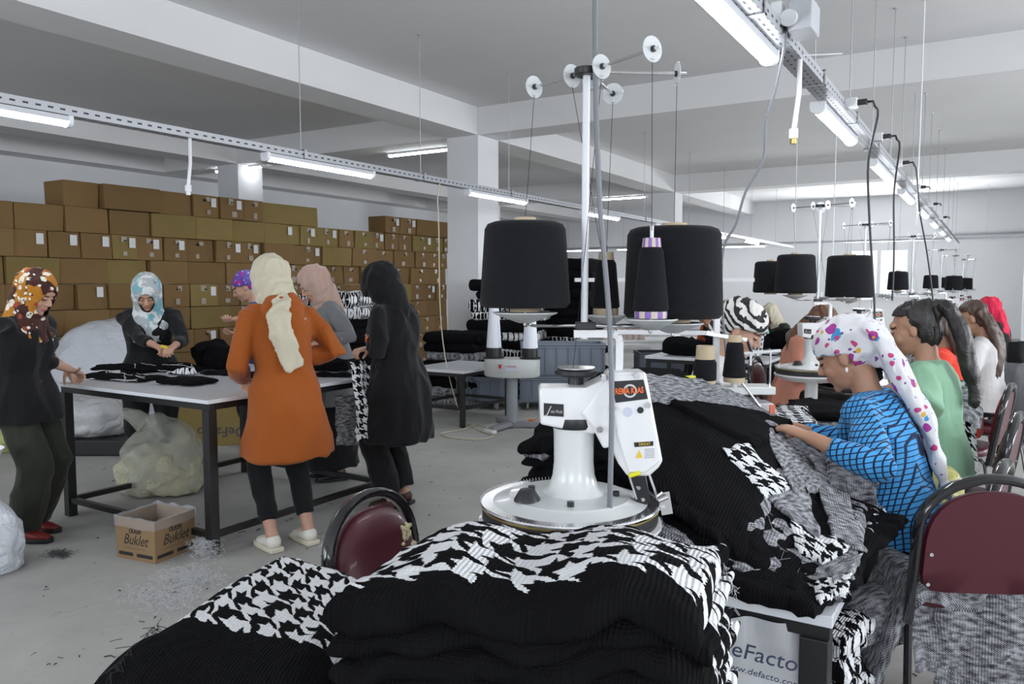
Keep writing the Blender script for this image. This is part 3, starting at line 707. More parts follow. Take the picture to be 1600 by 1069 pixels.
# cord on the floor and power strip
g = G(766, 677)
t = empty('power_strip', (g.x, g.y, 0), -.4, 'white power strip lying on the floor by the winder', 'power strip')
MB().box((0,0,.02), (.17,.06,.035)).build('body', mat('strip white', (.75,.75,.74), .4), t, bevel=.008)
for k in range(3): MB().cyl((-.05+.05*k,0,.03), (-.05+.05*k,0,.0405), .016, n=14).build('outlet', M_grey, t)
M_cream = mat('cream cord', (.55,.52,.38), .5)
q = [PX(683, 297, XL+.0)]; q[0] = V((XL+.05, yat(683, XL), ZT))
e = G(722, 655)
pts = [q[0]+V((0,0,.02))]
n_ = 26
for i in range(1, n_+1):
    s = i/n_; pxx = 683+ (1-s)*0 + s*(722-683)*(.25*s+.75*s**3)+6*math.sin(s*6)*(1-s)*.5; pyy = 297+(655-297)*s
    r_ = ray(pxx, pyy); dd = (q[0]-ORG).dot(FW)*(1-s)+(e-ORG).dot(FW)*s; pts.append(ORG+r_*dd)
loop = [G(745, 672), G(770, 683), G(740, 688), G(700, 684), G(690, 678), G(725, 672), G(745, 664), G(762, 671)]
pts2 = pts+[V((p.x, p.y, .008)) for p in loop]
def smooth_pts(P, k=6):
    o = []
    for i in range(len(P)-1):
        p0 = P[max(i-1,0)]; p1 = P[i]; p2 = P[i+1]; p3 = P[min(i+2, len(P)-1)]
        for j in range(k):
            t_ = j/k; o.append(.5*((2*p1)+(p2-p0)*t_+(2*p0-5*p1+4*p2-p3)*t_*t_+(3*p1-p0-3*p2+p3)*t_**3))
    return o+[P[-1]]
for p in pts2: p.z = max(p.z, .008)
cable('extension_cord', smooth_pts([V(p) for p in pts2], 3), .006, M_cream, 'cream extension cord hanging from the tray and coiled on the floor', 'cord')
pt = [G(770,671), G(790, 665), G(815, 657), G(838,654)]
cable('mains_lead', smooth_pts([V((p.x,p.y,.008)) for p in pt]), .005, M_cream, 'cream cord running from the power strip past the winder foot', 'cord')
tag(MB().box((G(831,661).x, G(831,661).y, .02), (.07,.05,.035)).build('orange_plug', mat('orange plastic', (.8,.16,.03), .4), bevel=.005), 'orange plug adaptor on the floor by the winder foot', 'plug')
# heaps of knitted panels at the back
def stack(c, w, l, n, th, label, seed, rz=0, mats=None, z0=0, jit=.04, group=None, sag=.0, name='knit_stack'):
    """a pile of knitted panels: one object per bundle"""
    rr = random.Random(seed); z = z0
    for k in range(n):
        tt = th*rr.uniform(.8,1.25); ox, oy = rr.uniform(-jit,jit), rr.uniform(-jit,jit); a0 = rz+rr.uniform(-.12,.12); R = Matrix.Rotation(a0, 3, 'Z')
        ww, ll = w*rr.uniform(.9,1.08), l*rr.uniform(.9,1.08)
        m = (mats or [K_black, K_hound])[rr.randrange(len(mats or [0,0]))]
        def fn(a, b_):
            x, y = (a-.5)*ww, (b_-.5)*ll
            dz = -sag*((2*a-1)**2+(2*b_-1)**2)+.012*noise.noise(V((x*5, y*5, seed+k)))
            return V((c[0]+ox, c[1]+oy, z+tt/2+max(dz, -tt*.3)))+R@V((x, y, 0))
        pos = 'bottom' if k == 0 else 'top' if k == n-1 else 'number %d from the floor' % (k+1)
        slab('knitted_bundle', m, fn, ww, ll, tt*1.12, '%s, %s bundle' % (label, pos), 'knitwear bundle', group=group, seed=seed*13+k, nu=18, nv=14, ruf=.012, edge=.05, rag=.035, v0=rr.random())
        z += tt
    return z
p = PD(800, 500, 11.05); stack((p.x, p.y), 1.0, .95, 12, .135, 'tall knit pile behind the winder', 31, rz=.3, mats=[K_black, K_hound, K_band], group='tall pile of knitted bundles', jit=.05)
p = PD(893, 460, 11.3); stack((p.x, p.y), .8, .8, 14, .135, 'highest black pile of knits left of the yarn pole', 32, rz=.1, mats=[K_black, K_black, K_black, K_hound], group='highest pile of knitted bundles', jit=.06)
p = PD(722, 560, 10.2); stack((p.x, p.y), .8, .6, 8, .11, 'low pile of knits against the white pillar', 33, rz=.2, mats=[K_hound, K_black, K_marl], group='low pile of knitted bundles')
p = PD(530, 500, 9.6); stack((p.x, p.y), .75, .6, 10, .145, 'pile of knits behind the woman in the pink scarf', 34, rz=.2, mats=[K_black, K_black, K_hound], group='pile of knits before the cartons', jit=.05)
p = PZ(338, 576, TH); blobheap('garment_heap', (p.x, p.y, TH+.002), .22, .12, .22, K_black, 'black knit heap on the table between the blue grey scarf and the orange jacket', seed=35, amp=.05, freq=7, cat='garments', n=44, k=20)
p = PZ(560, 572, TH)
# lint and scraps on the floor
rr = random.Random(77); mb = MB()
for k in range(420):
    px = rr.uniform(20, 1580); py = rr.uniform(600, 1060)
    p = PZ(px, py, 0)
    if TX0-.2 < p.x < TX1+.3 and rr.random() < .3: continue
    L_ = rr.choice((.01,.015,.02,.03,.05)); a = rr.random()*6.28; d = V((math.cos(a), math.sin(a), 0))*L_; e = V((-d.y, d.x, 0))*rr.uniform(-.8,.8)
    mb.tube([p+V((0,0,.003)), p+d*.5+e*.4+V((0,0,.006)), p+d+V((0,0,.003))], rr.uniform(.0008,.003), 4)
tag(mb.build('thread_scraps', M_yarnb), 'black thread scraps scattered over the grey floor', 'lint', kind='stuff')
def tangle(px, py, r, n, m, label, seed, h=.02, tr=.0006):
    n = int(n*3)
    g = PZ(px, py, 0); rr = random.Random(seed); mb = MB()
    for k in range(n):
        a = rr.random()*6.28; q = g+V((rr.gauss(0,r), rr.gauss(0,r*.6), rr.uniform(.002,h))); pts = [q]
        for s in range(5):
            a += rr.uniform(-2,2); q = q+V((math.cos(a), math.sin(a), 0))*rr.uniform(.003,.012); q.z = min(max(q.z+rr.uniform(-.008,.008), .002), h); pts.append(q.copy())
        mb.tube(pts, tr, 3)
    tag(mb.build('lint_tangle', m), label, 'lint', kind='stuff')
M_lint = mat('white lint', (.6,.61,.63), .9)
tangle(300, 905, .10, 260, M_lint, 'white fluffy lint on the floor near the table leg', 1, .03)
tangle(262, 935, .13, 200, M_lint, 'thin white lint on the floor in the left foreground', 2)
tangle(320, 870, .05, 180, M_lint, 'white lint caught at the foot of the table leg', 3, .10)
tangle(530, 850, .12, 120, M_lint, 'white lint on the floor right of the white trainers', 4, .02)
tangle(92, 868, .04, 110, mat('dark lint', (.1,.1,.11), .9), 'dark thread clump on the floor beside the red sandals', 5, .02)
tangle(85, 690, .16, 420, mat('grey lint', (.2,.2,.21), .9), 'heap of grey thread waste by the black pallet', 6, .09, .0016)
tangle(385, 700, .10, 120, mat('grey lint', (.2,.2,.21), .9), 'grey thread waste beside the yellowish carton', 7, .03)
# ================================================================ knit linking machines
MP = PZ(890, 787, .95); MPD = (MP-ORG).dot(FW); KP = MPD/FPX; MRZ = YAW
def lx(px): return (px-890)*KP
def lz(py): return .95+(787-py)*KP
M_mwhite = mat('machine white enamel', (.80,.80,.81), .25, coat=.4)
M_ivory = mat('machine ivory enamel', (.68,.70,.70), .3, coat=.3)
M_brass = mat('brass needle ring', (.55,.42,.15), .3, metal=1)
M_orange = mat('orange print', (.85,.16,.03), .5); M_yel = mat('yellow sticker', (.75,.55,.03), .5); M_yel2 = mat('yellow plastic', (.75,.72,.02), .4)
M_pole = mat('white pole', (.72,.74,.78), .3)
M_disc = mat('translucent guide disc', (.72,.75,.76), .15, alpha=.8)
def P2(pts): return [(lx(a), lz(b)) for a, b in pts]
def lathe_ring(mb, r0, z0, prof, n=64): mb.lathe(prof, (0,0,0), n)
def machine(loc, label, full=True):
    t = empty('linking_machine', loc, MRZ, label, 'linking machine', None)
    # dial
    mb = MB(); mb.lathe([(.05,.86),(.20,.865),(.238,.895),(.25,.90),(.25,.908),(.235,.91),(.05,.91)], n=64); mb.build('drip_tray', M_mwhite, t)
    mb = MB(); mb.lathe([(.05,.905),(.236,.905),(.240,.915),(.240,.947),(.236,.950),(.05,.95)], n=72); mb.build('dial_drum', mat('black dial drum', (.02,.02,.022), .5), t)
    mb = MB(); mb.lathe([(.222,.951),(.243,.951),(.245,.956),(.243,.960),(.224,.960)], n=96); mb.build('needle_ring', M_chrome, t)
    mb = MB()
    for k in range(150):
        a = 2*math.pi*k/150; c, s = math.cos(a), math.sin(a); mb.cyl((c*.238,s*.238,.956), (c*.247,s*.247,.964), .0012, n=4)
    mb.build('points', M_chrome, t)
    mb = MB(); mb.lathe([(.2405,.944),(.2425,.946),(.2425,.949),(.2405,.951)], n=72); mb.build('brass_line', M_brass, t)
    mb = MB(); mb.lathe([(.02,.952),(.216,.952),(.218,.958),(.17,.972),(.165,.977),(.08,.984),(.02,.984)], n=64); mb.build('cover_plate', M_ivory, t)
    mb = MB(); mb.lathe([(.02,.975),(.088,.98),(.068,1.0),(.058,1.03),(.054,1.07),(.055,1.15),(.057,1.165),(.02,1.165)], n=32, c=(lx(896),0,0)); mb.build('column', M_ivory, t)
    mb = MB(); mb.lathe([(.02,1.164),(.0595,1.164),(.062,1.172),(.0595,1.192),(.02,1.192)], n=32, c=(lx(896),0,0)); mb.build('column_collar', M_black, t)
    mb = MB(); mb.lathe([(.01,.978),(.036,.978),(.034,.985),(.020,1.008),(.01,1.01)], n=24, c=(lx(823),-.07,0)); mb.build('adjusting_knob', M_black, t)
    for q in ((lx(831), .03), (lx(886), -.13), (lx(960), -.03)): MB().cyl((q[0],q[1],.975), (q[0],q[1],.992), .0095, n=12).build('locating_peg', M_black, t)
    # arm
    h = .052
    mb = MB(); mb.prism(P2([(843,657),(841,604),(846,601),(912,601),(960,578),(965,577),(1000,578),(1010,640),(960,660),(935,668),(922,672),(900,669)]), (0,-h,0), (1,0,0), (0,0,1), (0,2*h,0)); mb.build('arm', M_mwhite, t, bevel=.006)
    mb = MB(); mb.prism(P2([(905,640),(948,576),(1001,577),(1028,712),(1022,722),(1008,735),(975,735),(961,716),(950,690),(938,693),(921,660)]), (0,-h-.012,0), (1,0,0), (0,0,1), (0,.1,0)); mb.build('head_casing', M_mwhite, t, bevel=.006)
    mb = MB(); mb.prism(P2([(945,581),(999,580),(1024,710),(1001,728),(976,728),(958,672)]), (0,-h-.020,0), (1,0,0), (0,0,1), (0,.01,0)); mb.build('front_cover', M_mwhite, t, bevel=.003)
    yf = -h-.0205
    MB().prism(P2([(947,590),(996,587),(1003,616),(955,622)]), (0,yf,0), (1,0,0), (0,0,1), (0,-.001,0)).build('badge_plate', M_black, t)
    A = V((lx(975), yf-.0012, lz(604))); axx = V((lx(996)-lx(947), 0, lz(587)-lz(590)))
    mb = MB(); mb.cyl(A+V((.002,0,0)), A+V((.002,-.0004,0)), .018, n=22); em = mb.build('emblem', mat('emblem silver', (.6,.6,.6), .4), t)
    MB().cyl(A+V((.002,-.0003,0)), A+V((.002,-.0007,0)), .013, n=20).build('emblem_centre', M_black, em)
    text('REMA KLAS', 'badge_lettering', M_orange, t, A+V((0,-.0013,0)), axx, (0,0,1), .022, .0003, width=.074, bold=.0006)
    MB().prism(P2([(848,624),(878,626),(878,645),(848,643)]), (0,-h-.0008,0), (1,0,0), (0,0,1), (0,-.001,0)).build('script_plate', M_black, t)
    text('J', 'script_lettering', mat('silver print', (.5,.5,.5), .4), t, (lx(854), -h-.0022, lz(635)), (1,0,-.04), (0,0,1), .03, .0003, shear=.4)
    text('eta Moda', 'script_lettering', mat('silver print', (.5,.5,.5), .4), t, (lx(867), -h-.0022, lz(637)), (1,0,-.04), (0,0,1), .012, .0003, shear=.3, width=.030)
    w_ = empty('warning_sticker', (0,0,0)); w_.parent = t
    MB().prism(P2([(983,682),(1012,680),(1012,687),(984,689)]), (0,yf,0), (1,0,0), (0,0,1), (0,-.0006,0)).build('sticker_strip', M_black, w_)
    text('DIKKAT', 'sticker_lettering', M_yel, w_, (lx(999), yf-.0009, lz(684.5)), (1,0,.06), (0,0,1), .011, .0002, width=.030)
    MB().prism(P2([(986,706),(991,693),(996,705)]), (0,yf,0), (1,0,0), (0,0,1), (0,-.0006,0)).build('warning_triangle', M_yel, w_)
    mb = MB()
    for k in range(6): mb.prism(P2([(999,692+k*2.6),(1014,691+k*2.6),(1014,692+k*2.6),(999,693+k*2.6)]), (0,yf,0), (1,0,0), (0,0,1), (0,-.0003,0))
    mb.build('small_print', M_grey, w_)
    for (a, b_, r_) in ((937,584,.0075),(986,581,.0075),(952,630,.006),(1003,625,.008),(931,662,.0085)):
        MB().cyl((lx(a), yf+.02, lz(b_)), (lx(a), yf-.006, lz(b_)), r_, n=14).build('screw', M_chrome, t)
    MB().cyl((lx(992), yf+.01, lz(633)), (lx(992), yf-.002, lz(633)), .0085, n=16).build('oil_port', M_black, t)
    MB().cyl((lx(973), yf+.01, lz(636)), (lx(973), yf-.001, lz(636)), .013, n=20).build('oil_window', mat('pale lens', (.6,.62,.75), .2), t)
    MB().cyl((lx(976), yf-.0, lz(733)), (lx(993), yf-.0, lz(728)), .006, n=10).build('yellow_latch', M_yel2, t)
    # handwheel
    mb = MB(); mb.lathe([(.01,0),(.052,0),(.058,.006),(.058,.016),(.050,.020),(.046,.014),(.01,.014)], (lx(900),.03,lz(588)), 36); mb.build('handwheel', M_black, t)
    MB().cyl((lx(900),.03,lz(606)), (lx(900),.03,lz(587)), .022, n=20).build('handwheel_hub', M_black, t)
    MB().lathe([(.044,.021),(.052,.021),(.052,.024),(.044,.024)], (lx(900),.03,lz(588)), 32).build('handwheel_rim', M_chrome, t)
    # needle mechanism
    b0 = -.05
    MB().prism(P2([(978,733),(1003,730),(1012,775),(1000,786),(992,782)]), (0,b0,0), (1,0,0), (0,0,1), (0,.03,0)).build('looper_block', M_black, t, bevel=.003)
    mb = MB()
    mb.cyl((lx(1005),b0+.01,lz(722)), (lx(1024),b0+.01,lz(775)), .004, n=8); mb.cyl((lx(978),b0,lz(735)), (lx(990),b0,lz(772)), .003, n=8)
    mb.bar((lx(975),b0-.01,lz(795)), (lx(1033),b0-.01,lz(782)), .03, .004); mb.bar((lx(1030),b0-.01,lz(760)), (lx(1036),b0-.01,lz(794)), .03, .003)
    mb.cyl((lx(1020),b0-.03,lz(770)), (lx(1034),b0-.03,lz(764)), .006, n=10); mb.cyl((lx(1018),b0-.03,lz(763)), (lx(1026),b0-.03,lz(757)), .004, n=8)
    mb.bar((lx(966),b0-.03,lz(800)), (lx(985),b0-.02,lz(793)), .012, .01); mb.cyl((lx(990),b0-.025,lz(750)), (lx(990),b0-.033,lz(750)), .005, n=10); mb.cyl((lx(997),b0-.025,lz(768)), (lx(997),b0-.033,lz(768)), .005, n=10)
    mb.build('needle_linkage', M_chrome, t)
    MB().tube([(lx(888),-.02,.96),(lx(889),-.03,1.0),(lx(891),-.02,lz(745))], .0012, 5).build('feed_needle', M_black, t)
    # stand frame
    fr = MB(); P_ = [V((lx(895),.0,lz(521))), V((lx(955),0,lz(521))), V((lx(962),0,lz(524))), V((lx(965),0,lz(532))), V((lx(965),0,lz(582)))]
    for a, b_ in zip(P_[:-1], P_[1:]): fr.bar(a, b_, .020, .020, up=V((0,1,0)))
    fr.build('bent_frame', M_mwhite, t, smooth=50)
    MB().cyl((lx(911),0,lz(529)), (lx(912),0,lz(132)), .0098, n=16).build('thread_pole', M_pole, t)
    MB().box(((lx(913)), 0, lz(509)), (.055,.03,.021)).build('pole_clamp', M_black, t, bevel=.003)
    MB().cyl((lx(912),0,lz(133)), (lx(912),0,lz(122)), .033, n=24).build('top_hub', M_black, t, bevel=.002)
    MB().cyl((lx(896),0,.0), (lx(896),0,.87), .045, n=20).build('pedestal', M_ivory, t)
    for k in range(4):
        a = .5+k*math.pi/2; MB().bar((lx(896),0,.03), (lx(896)+.26*math.cos(a), .26*math.sin(a), .02), .06, .035).build('pedestal_foot', M_ivory, t, bevel=.004)
    hub = V((lx(912), 0, lz(127)))
    discs = []
    for i, (r_, d_) in enumerate([(-.134,.16),(.138,-.2),(.243,.02),(.10,.24)]):
        e = hub+V((r_, d_, 0)); dr = V((r_, d_, 0)).normalized(); L_ = V((r_, d_, 0)).length
        MB().cyl(hub+dr*.03, hub+dr*(L_+.025), .0042, n=8).build('guide_rod', M_chrome, t)
        for q in ((L_,) if i == 2 else (L_, .055) if i != 1 else (L_, .06)):
            c = hub+dr*q; MB().cyl(c-dr*.001, c+dr*.001, .031, n=28).build('guide_disc', M_disc, t); MB().cyl(c-dr*.006, c+dr*.006, .008, n=12).build('disc_hub', M_black, t)
            MB().lathe([(.003,-.001),(.0055,-.001),(.0055,.001),(.003,.001)], c+V((0,-.003,-.024)), 10).build('eyelet', M_chrome, t); discs.append(c+V((0,0,-.024)))
    return t, discs
DISH = [(820, 487, 0.0, .050*1.75, 'L'), (944, 492, .10, .058, 's'), (1013, 497, -.06, .070, 'm'), (1047, 503, .07, .085, 'L2')]
def dish(t, c, r, clampx):
    prof = [(.01,-.026),(.018,-.026),(r*.95,-.002),(r,0),(r,.003),(r*.93,.002),(.018,-.018),(.006,-.018)]
    MB().lathe(prof, c, 36).build('cone_dish', mat('pale dish', (.52,.54,.54), .35), t)
    MB().cyl(c+V((0,0,-.02)), c+V((0,0,.03)), .004, n=8).build('cone_pin', M_chrome, t)
    hc = V((clampx, 0, lz(509))); d = V((c.x, c.y, hc.z))
    k = (hc-d).normalized()
    MB().tube(smooth_pts([c+V((0,0,-.024)), c+V((0,0,-.034)), V((c.x,c.y,hc.z+.006))+k*.012, V((c.x,c.y,hc.z))+k*.03, hc], 4), .0042, 8).build('dish_rod', M_chrome, t)
def yarn_mat(name, col):
    m, nt, N, L, b = nmat(name); b.inputs['Base Color'].default_value = (*col, 1); b.inputs['Roughness'].default_value = .95; b.inputs['Specular IOR Level'].default_value = .12; b.inputs['Sheen Weight'].default_value = .05
    tc = N.new('ShaderNodeTexCoord'); wv = N.new('ShaderNodeTexWave'); wv.bands_direction = 'Z'; wv.inputs['Scale'].default_value = 90; wv.inputs['Distortion'].default_value = 3; L.new(tc.outputs['Object'], wv.inputs['Vector'])
    bp = N.new('ShaderNodeBump'); bp.inputs['Strength'].default_value = .4; bp.inputs['Distance'].default_value = .002; L.new(wv.outputs['Fac'], bp.inputs['Height']); L.new(bp.outputs[0], b.inputs['Normal']); return m
M_yb = yarn_mat('black wound yarn', (.011,.011,.013)); M_tube = mat('cardboard cone', (.50,.40,.27), .8)
def check_mat():
    m, nt, N, L, b = nmat('purple checked cone'); tc = N.new('ShaderNodeTexCoord'); sp = N.new('ShaderNodeSeparateXYZ'); L.new(tc.outputs['Object'], sp.inputs[0])
    a = mth(nt, 'FRACT', mth(nt, 'MULTIPLY', mth(nt, 'ARCTAN2', sp.outputs[1], sp.outputs[0]), 4/math.pi)); k = mth(nt, 'LESS_THAN', a, .5)
    L.new(mixc(nt, k, (.58,.50,.42), (.22,.12,.42)), b.inputs['Base Color']); return m
M_check = check_mat()
def cone(loc, rb_, rt, h, label, group=None, tip='cream', tiph=.012, th=None):
    t = empty('yarn_cone', loc, 0, label, 'yarn cone', group)
    m = M_check if tip == 'check' else M_tube
    k = (rb_-rt)/h; e = min(rt*.35, .02)
    core = max(.012, rt*.28) if rb_ > .08 else rt*.75
    if rb_ > .08: MB().lathe([(core*1.4,.0),(core*1.4,.006),(core,h+tiph),(core*.7,h+tiph),(core*.7,h*.9)], n=24).build('core_tube', m, t)
    else: MB().lathe([(rb_*.9,.0),(rb_*.92,.012),(rt*.85,h+tiph),(rt*.6,h+tiph),(rt*.5,h-.01)], n=24).build('core_tube', m, t)
    z0 = .012
    MB().lathe([(core,z0+.004),(rb_-.01,z0),(rb_,z0+.012),(rt+.004,h-.02),(rt-.004,h-.006),(rt-e,h),(core,h+.002)], n=48).build('wound_yarn', M_yb, t)
    return t
def w2(t_loc, p): return V(t_loc)+Matrix.Rotation(MRZ, 3, 'Z')@V(p)
M1 = V((MP.x, MP.y, 0))
# shift so that the enamel column sits at its pixel while the empty stands on the floor below the dial
t1, ds = machine(M1, 'white knit linking machine with badge and tall thread pole, nearest the camera')
cl = lx(913)
spots = []
for (px, py, dep, r_, nm) in DISH:
    k = 1+dep/MPD; c = V((lx(913)+(px-800)*KP*k-(913-800)*KP, dep, CAM_H-(py-445)*KP*k-.003)); dish(t1, c, r_, cl); spots.append(c)
cones1 = [(0, .122, .105, .240, 'largest black yarn cone on the left dish of the nearest machine', 'cream'),
          (1, .039, .024, .165, 'slim black yarn cone just right of the white thread pole', 'cream'),
          (2, .047, .027, .195, 'slim black yarn cone on a purple checked core at the nearest machine', 'check'),
          (3, .136, .124, .262, 'big wide black yarn cone behind the purple checked slim one', 'cream')]
for i, rb_, rt, h, lab, tip in cones1:
    c = spots[i]; cone(w2(M1, c+V((0,0,.004))), rb_, rt, h, lab, None, tip, .012 if tip != 'check' else .014)
MB().cyl(spots[2]+V((0,0,.03)), spots[2]+V((0,0,.245)), .005, n=10).build('cone_spindle', M_pole, t1); MB().cyl(spots[1]+V((0,0,.03)), spots[1]+V((0,0,.20)), .0035, n=8).build('cone_spindle', M_chrome, t1)
def threads(t, pairs, r=.0008):
    for a, b_ in pairs: MB().tube([a, V(a).lerp(V(b_), .5)+V((0,0,-.01)), b_], r, 4).build('thread', M_yarnb, t)
tops = [spots[0]+V((0,0,.25)), spots[1]+V((0,0,.185)), spots[2]+V((0,0,.22)), spots[3]+V((0,0,.26))]
threads(t1, [(ds[0], tops[0]), (ds[1], V((lx(975),0,lz(590)))), (ds[2], tops[2]), (ds[3], V((lx(893), .02, lz(600)))), (ds[4], tops[3]), (ds[5] if len(ds) > 5 else ds[0], tops[1])])
# further machines of the row: same build, turned and placed
def far_machine(x, y, label, ci, which=(0,3), k=None):
    m = copy_tree(t1); m.location = (x, y, 0)
    for c_ in [c_ for c_ in bpy.data.objects if c_.parent == m and c_.name.startswith('cone_spindle')]: bpy.data.objects.remove(c_)
    m.location = (x, y, 0); tag(m, label, 'linking machine')
    for j in which:
        i, rb_, rt, h, lab, tip = cones1[j]
        cone(w2((x, y, 0), spots[i]+V((0,0,.004))), rb_*ci, rt*ci, h*ci, '%s black yarn cone of the %s' % ({0:'left',1:'slim left',2:'slim middle',3:'right'}[j], label.replace('linking machine', 'machine')[:70]), None, 'cream')
    return m
def mloc(px, y_hub):
    hz = lz(127); d = (hz-CAM_H)*FPX/(445-y_hub); q = ORG+CM((px-800)/FPX*d, d); off = Matrix.Rotation(MRZ, 3, 'Z')@V((lx(912), 0, 0)); return q.x-off.x, q.y-off.y
FM = [(1277, 323, 'second white linking machine from the camera', 1.2, (0,3)), (1348, 352, 'third white linking machine from the camera', 1.05, (0,)), (1423, 370, 'fourth white linking machine from the camera', .95, (0,)),
      (1468, 391, 'fifth white linking machine from the camera', .95, (0,3)), (1490, 400, 'sixth white linking machine from the camera', .9, (0,3)), (1503, 406, 'seventh white linking machine from the camera', .9, (0,))]
for px, yh, lab, ci, wh in FM:
    x, y = mloc(px, yh); far_machine(x, y, lab, ci, wh)
M2 = mloc(1277, 323); M3 = mloc(1348, 352); M4 = mloc(1423, 370)
c_ = w2((M2[0], M2[1], 0), spots[0]+V((-.06,.36,.004))); cone(c_, .13, .115, .25, 'black yarn cone half hidden behind the left cone of the second machine')
# green clip and stand under the second machine
x, y = M2
# thick grey supply cable in front of the first machine
pc = []
for (px, py) in ((931,-215),(931,-60),(930,0),(930,60),(931,150),(934,250),(938,330),(944,400),(950,470),(954,540),(956,620),(955,700),(953,780),(953,815)):
    pc.append(ORG+ray(px, py)*(MPD-.13-(.0 if py > 0 else .0)))
pc[0].z = ZT+.01
cable('machine_cable', smooth_pts(pc, 4), .0075, M_cable, 'thick grey cable hanging from above in front of the nearest linking machine')
pc = [PX(1228, 40, XR+.05)]+[ORG+ray(a, b_)*d for a, b_, d in ((1226,70,3.35),(1212,140,3.4),(1197,190,3.45),(1192,250,3.5),(1165,300,3.55),(1150,350,3.6),(1130,390,3.65),(1128,470,3.7),(1135,560,3.75))]
cable('socket_cable', smooth_pts(pc, 4), .006, M_cable, 'grey cable curving down from the junction box above the machines')
for i, (a, yy, xs) in enumerate((((1352, 180), 5.3, [(1357,250),(1358,330),(1362,400),(1366,470),(1367,520)]), ((1397, 232), 6.6, [(1397,300),(1397,380),(1396,430),(1394,470)]), ((1428, 270), 8.1, [(1437,330),(1446,380),(1452,420),(1458,470)]))):
    s0 = V((XR+.21, yy, ZT+.01)); d0 = (s0-ORG).dot(FW)
    pts = [s0, s0+V((.02,0,-.06))]+[ORG+ray(p_, q_)*(d0*(.98)) for p_, q_ in xs]
    cable('socket_cable', smooth_pts(pts, 4), .007, M_bcable, '%s black lead hanging from its plug on the right tray' % ORD[i])
# junction box and hanging air hoses
t = empty('junction_box', (XR+.12, 3.66, ZT+.08), 0, 'white junction box with socket fixed beside the nearest strip light', 'junction box')
MB().box((0,0,0), (.10,.18,.13)).build('box', mat('box steel', (.45,.46,.49), .4), t, bevel=.006); MB().cyl((-.04,-.12,-.02), (-.04,-.02,.0), .035, n=18).build('socket', M_paper, t); MB().box((-.1,-.05,.02), (.05,.08,.1)).build('plug', M_paper, t, bevel=.008)
def hose(p0, p1, r, label, tip):
    t = empty('air_hose', p0, 0, label, 'air hose'); d = V(p1)-V(p0)
    MB().tube([(0,0,0), d*.5+RT*.01, d], r, 10).build('hose', M_paper, t)
    MB().cyl(d+V((0,0,.01)), d+V((0,0,-.035)), r*1.8, n=12).build('coupling', M_paper, t); MB().cyl(d+V((0,0,-.03)), d+V((0,0,-.06)), r*1.3, n=10).build('nozzle', M_brass if tip else M_paper, t)
d = 3.75
hose(ORG+ray(1250, 88)*d, ORG+ray(1240, 205)*d, .012, 'white hanging air hose with brass tip under the right tray', True)
tag(MB().cyl(ORG+ray(1248, 87)*d, ORG+ray(1316, 84)*d, .0035, n=6).build('cable_tie', M_paper), 'long white cable tie sticking out above the brass tipped hose', 'cable tie')
s0 = V((XL+.02, yat(302, XL), ZT)); d = (s0-ORG).dot(FW)
hose(s0, ORG+ray(294, 292)*d, .013, 'white hanging air hose under the left tray before the cartons', False)
for (px, py0, py1, dd, lab) in ((1241, 383, 400, 11.5, 'far white hose hanging over the second machine'),(1301,388,402, 10, 'short dark drop cable near the far window'), (1432, 338, 352, 7.2, 'white hose hanging beside the right tray lights')):
    tag(MB().cyl((lambda q: V((q.x, q.y, ZC)))(ORG+ray(px, py1)*dd), ORG+ray(px, py1)*dd, .006, n=6).build('drop_cord', M_paper), lab, 'cord')
# ---------------------------------------------------------------- overlock bench with small cones, behind the big heap
BC = M_tube
pb = ORG+ray(1118, 600)*3.1
t = empty('thread_stand', (pb.x, pb.y, 0), YAW, 'white post thread stand with crossing steel arms behind the big heap', 'thread stand')
kb = 3.1/FPX
def qx(px): return (px-1118)*kb
def qz(py): return CAM_H+(445-py)*kb
MB().bar((0,0,.8), (0,0,qz(487)), .022, .022, up=V((0,1,0))).build('post', M_mwhite, t)
MB().bar((0,0,0), (0,0,.8), .05, .05, up=V((0,1,0))).build('stand_leg', M_mwhite, t)
mb = MB(); mb.bar((qx(905),.25,qz(437)), (qx(1203),.25,qz(437)), .05, .016, up=V((0,0,1))); mb.build('top_shelf', mat('shelf pale', (.55,.56,.56), .4), t); MB().bar((0,.0,qz(438)), (0,.25,qz(438)), .02).build('shelf_bracket', M_mwhite, t); MB().bar((0,0,qz(487)), (0,0,qz(438)), .018, .018, up=V((0,1,0))).build('post', M_mwhite, t)
mb = MB(); mb.bar((qx(930),0,qz(518)), (qx(1122),0,qz(520)), .016, .016); mb.bar((qx(1100),0,qz(520)), (qx(1160),-.05,qz(529)), .012, .014); mb.bar((qx(1160),-.05,qz(529)), (qx(1166),-.06,qz(548)), .012, .01); mb.bar((qx(1132),-.06,qz(551)), (qx(1210),-.06,qz(545)), .010, .01); mb.cyl((qx(1165),-.06,qz(548)), (qx(1165),-.06,qz(568)), .005, n=8); mb.cyl((qx(1195),-.06,qz(547)), (qx(1195),-.06,qz(600)), .004, n=8); mb.build('thread_arms', M_chrome, t)
MB().box((0,.0,.78), (.5,.42,.03)).build('bench_top', M_ivory, t, bevel=.003)
for sx in (-1,1):
    for sy in (-1,1): MB().box((sx*.22, sy*.18, .3825), (.035,.035,.765)).build('leg', M_mwhite, t)
def scone(px, pyb, pyt, rb_px, rt_px, d, lab, tipz):
    k = d/FPX; p = ORG+ray(px, pyb)*d; c = cone(p, rb_px*k, rt_px*k, (pyb-pyt)*k, lab, None, 'cream', tipz*k)
    MB().cyl((0,0,-.0), (0,0,-(p.z-.81)), .012, n=10).build('spindle', M_pole, c); return c
scone(1101, 602, 558, 18, 16, 2.95, 'squat black yarn cone with wooden tip beside the white post', 18)
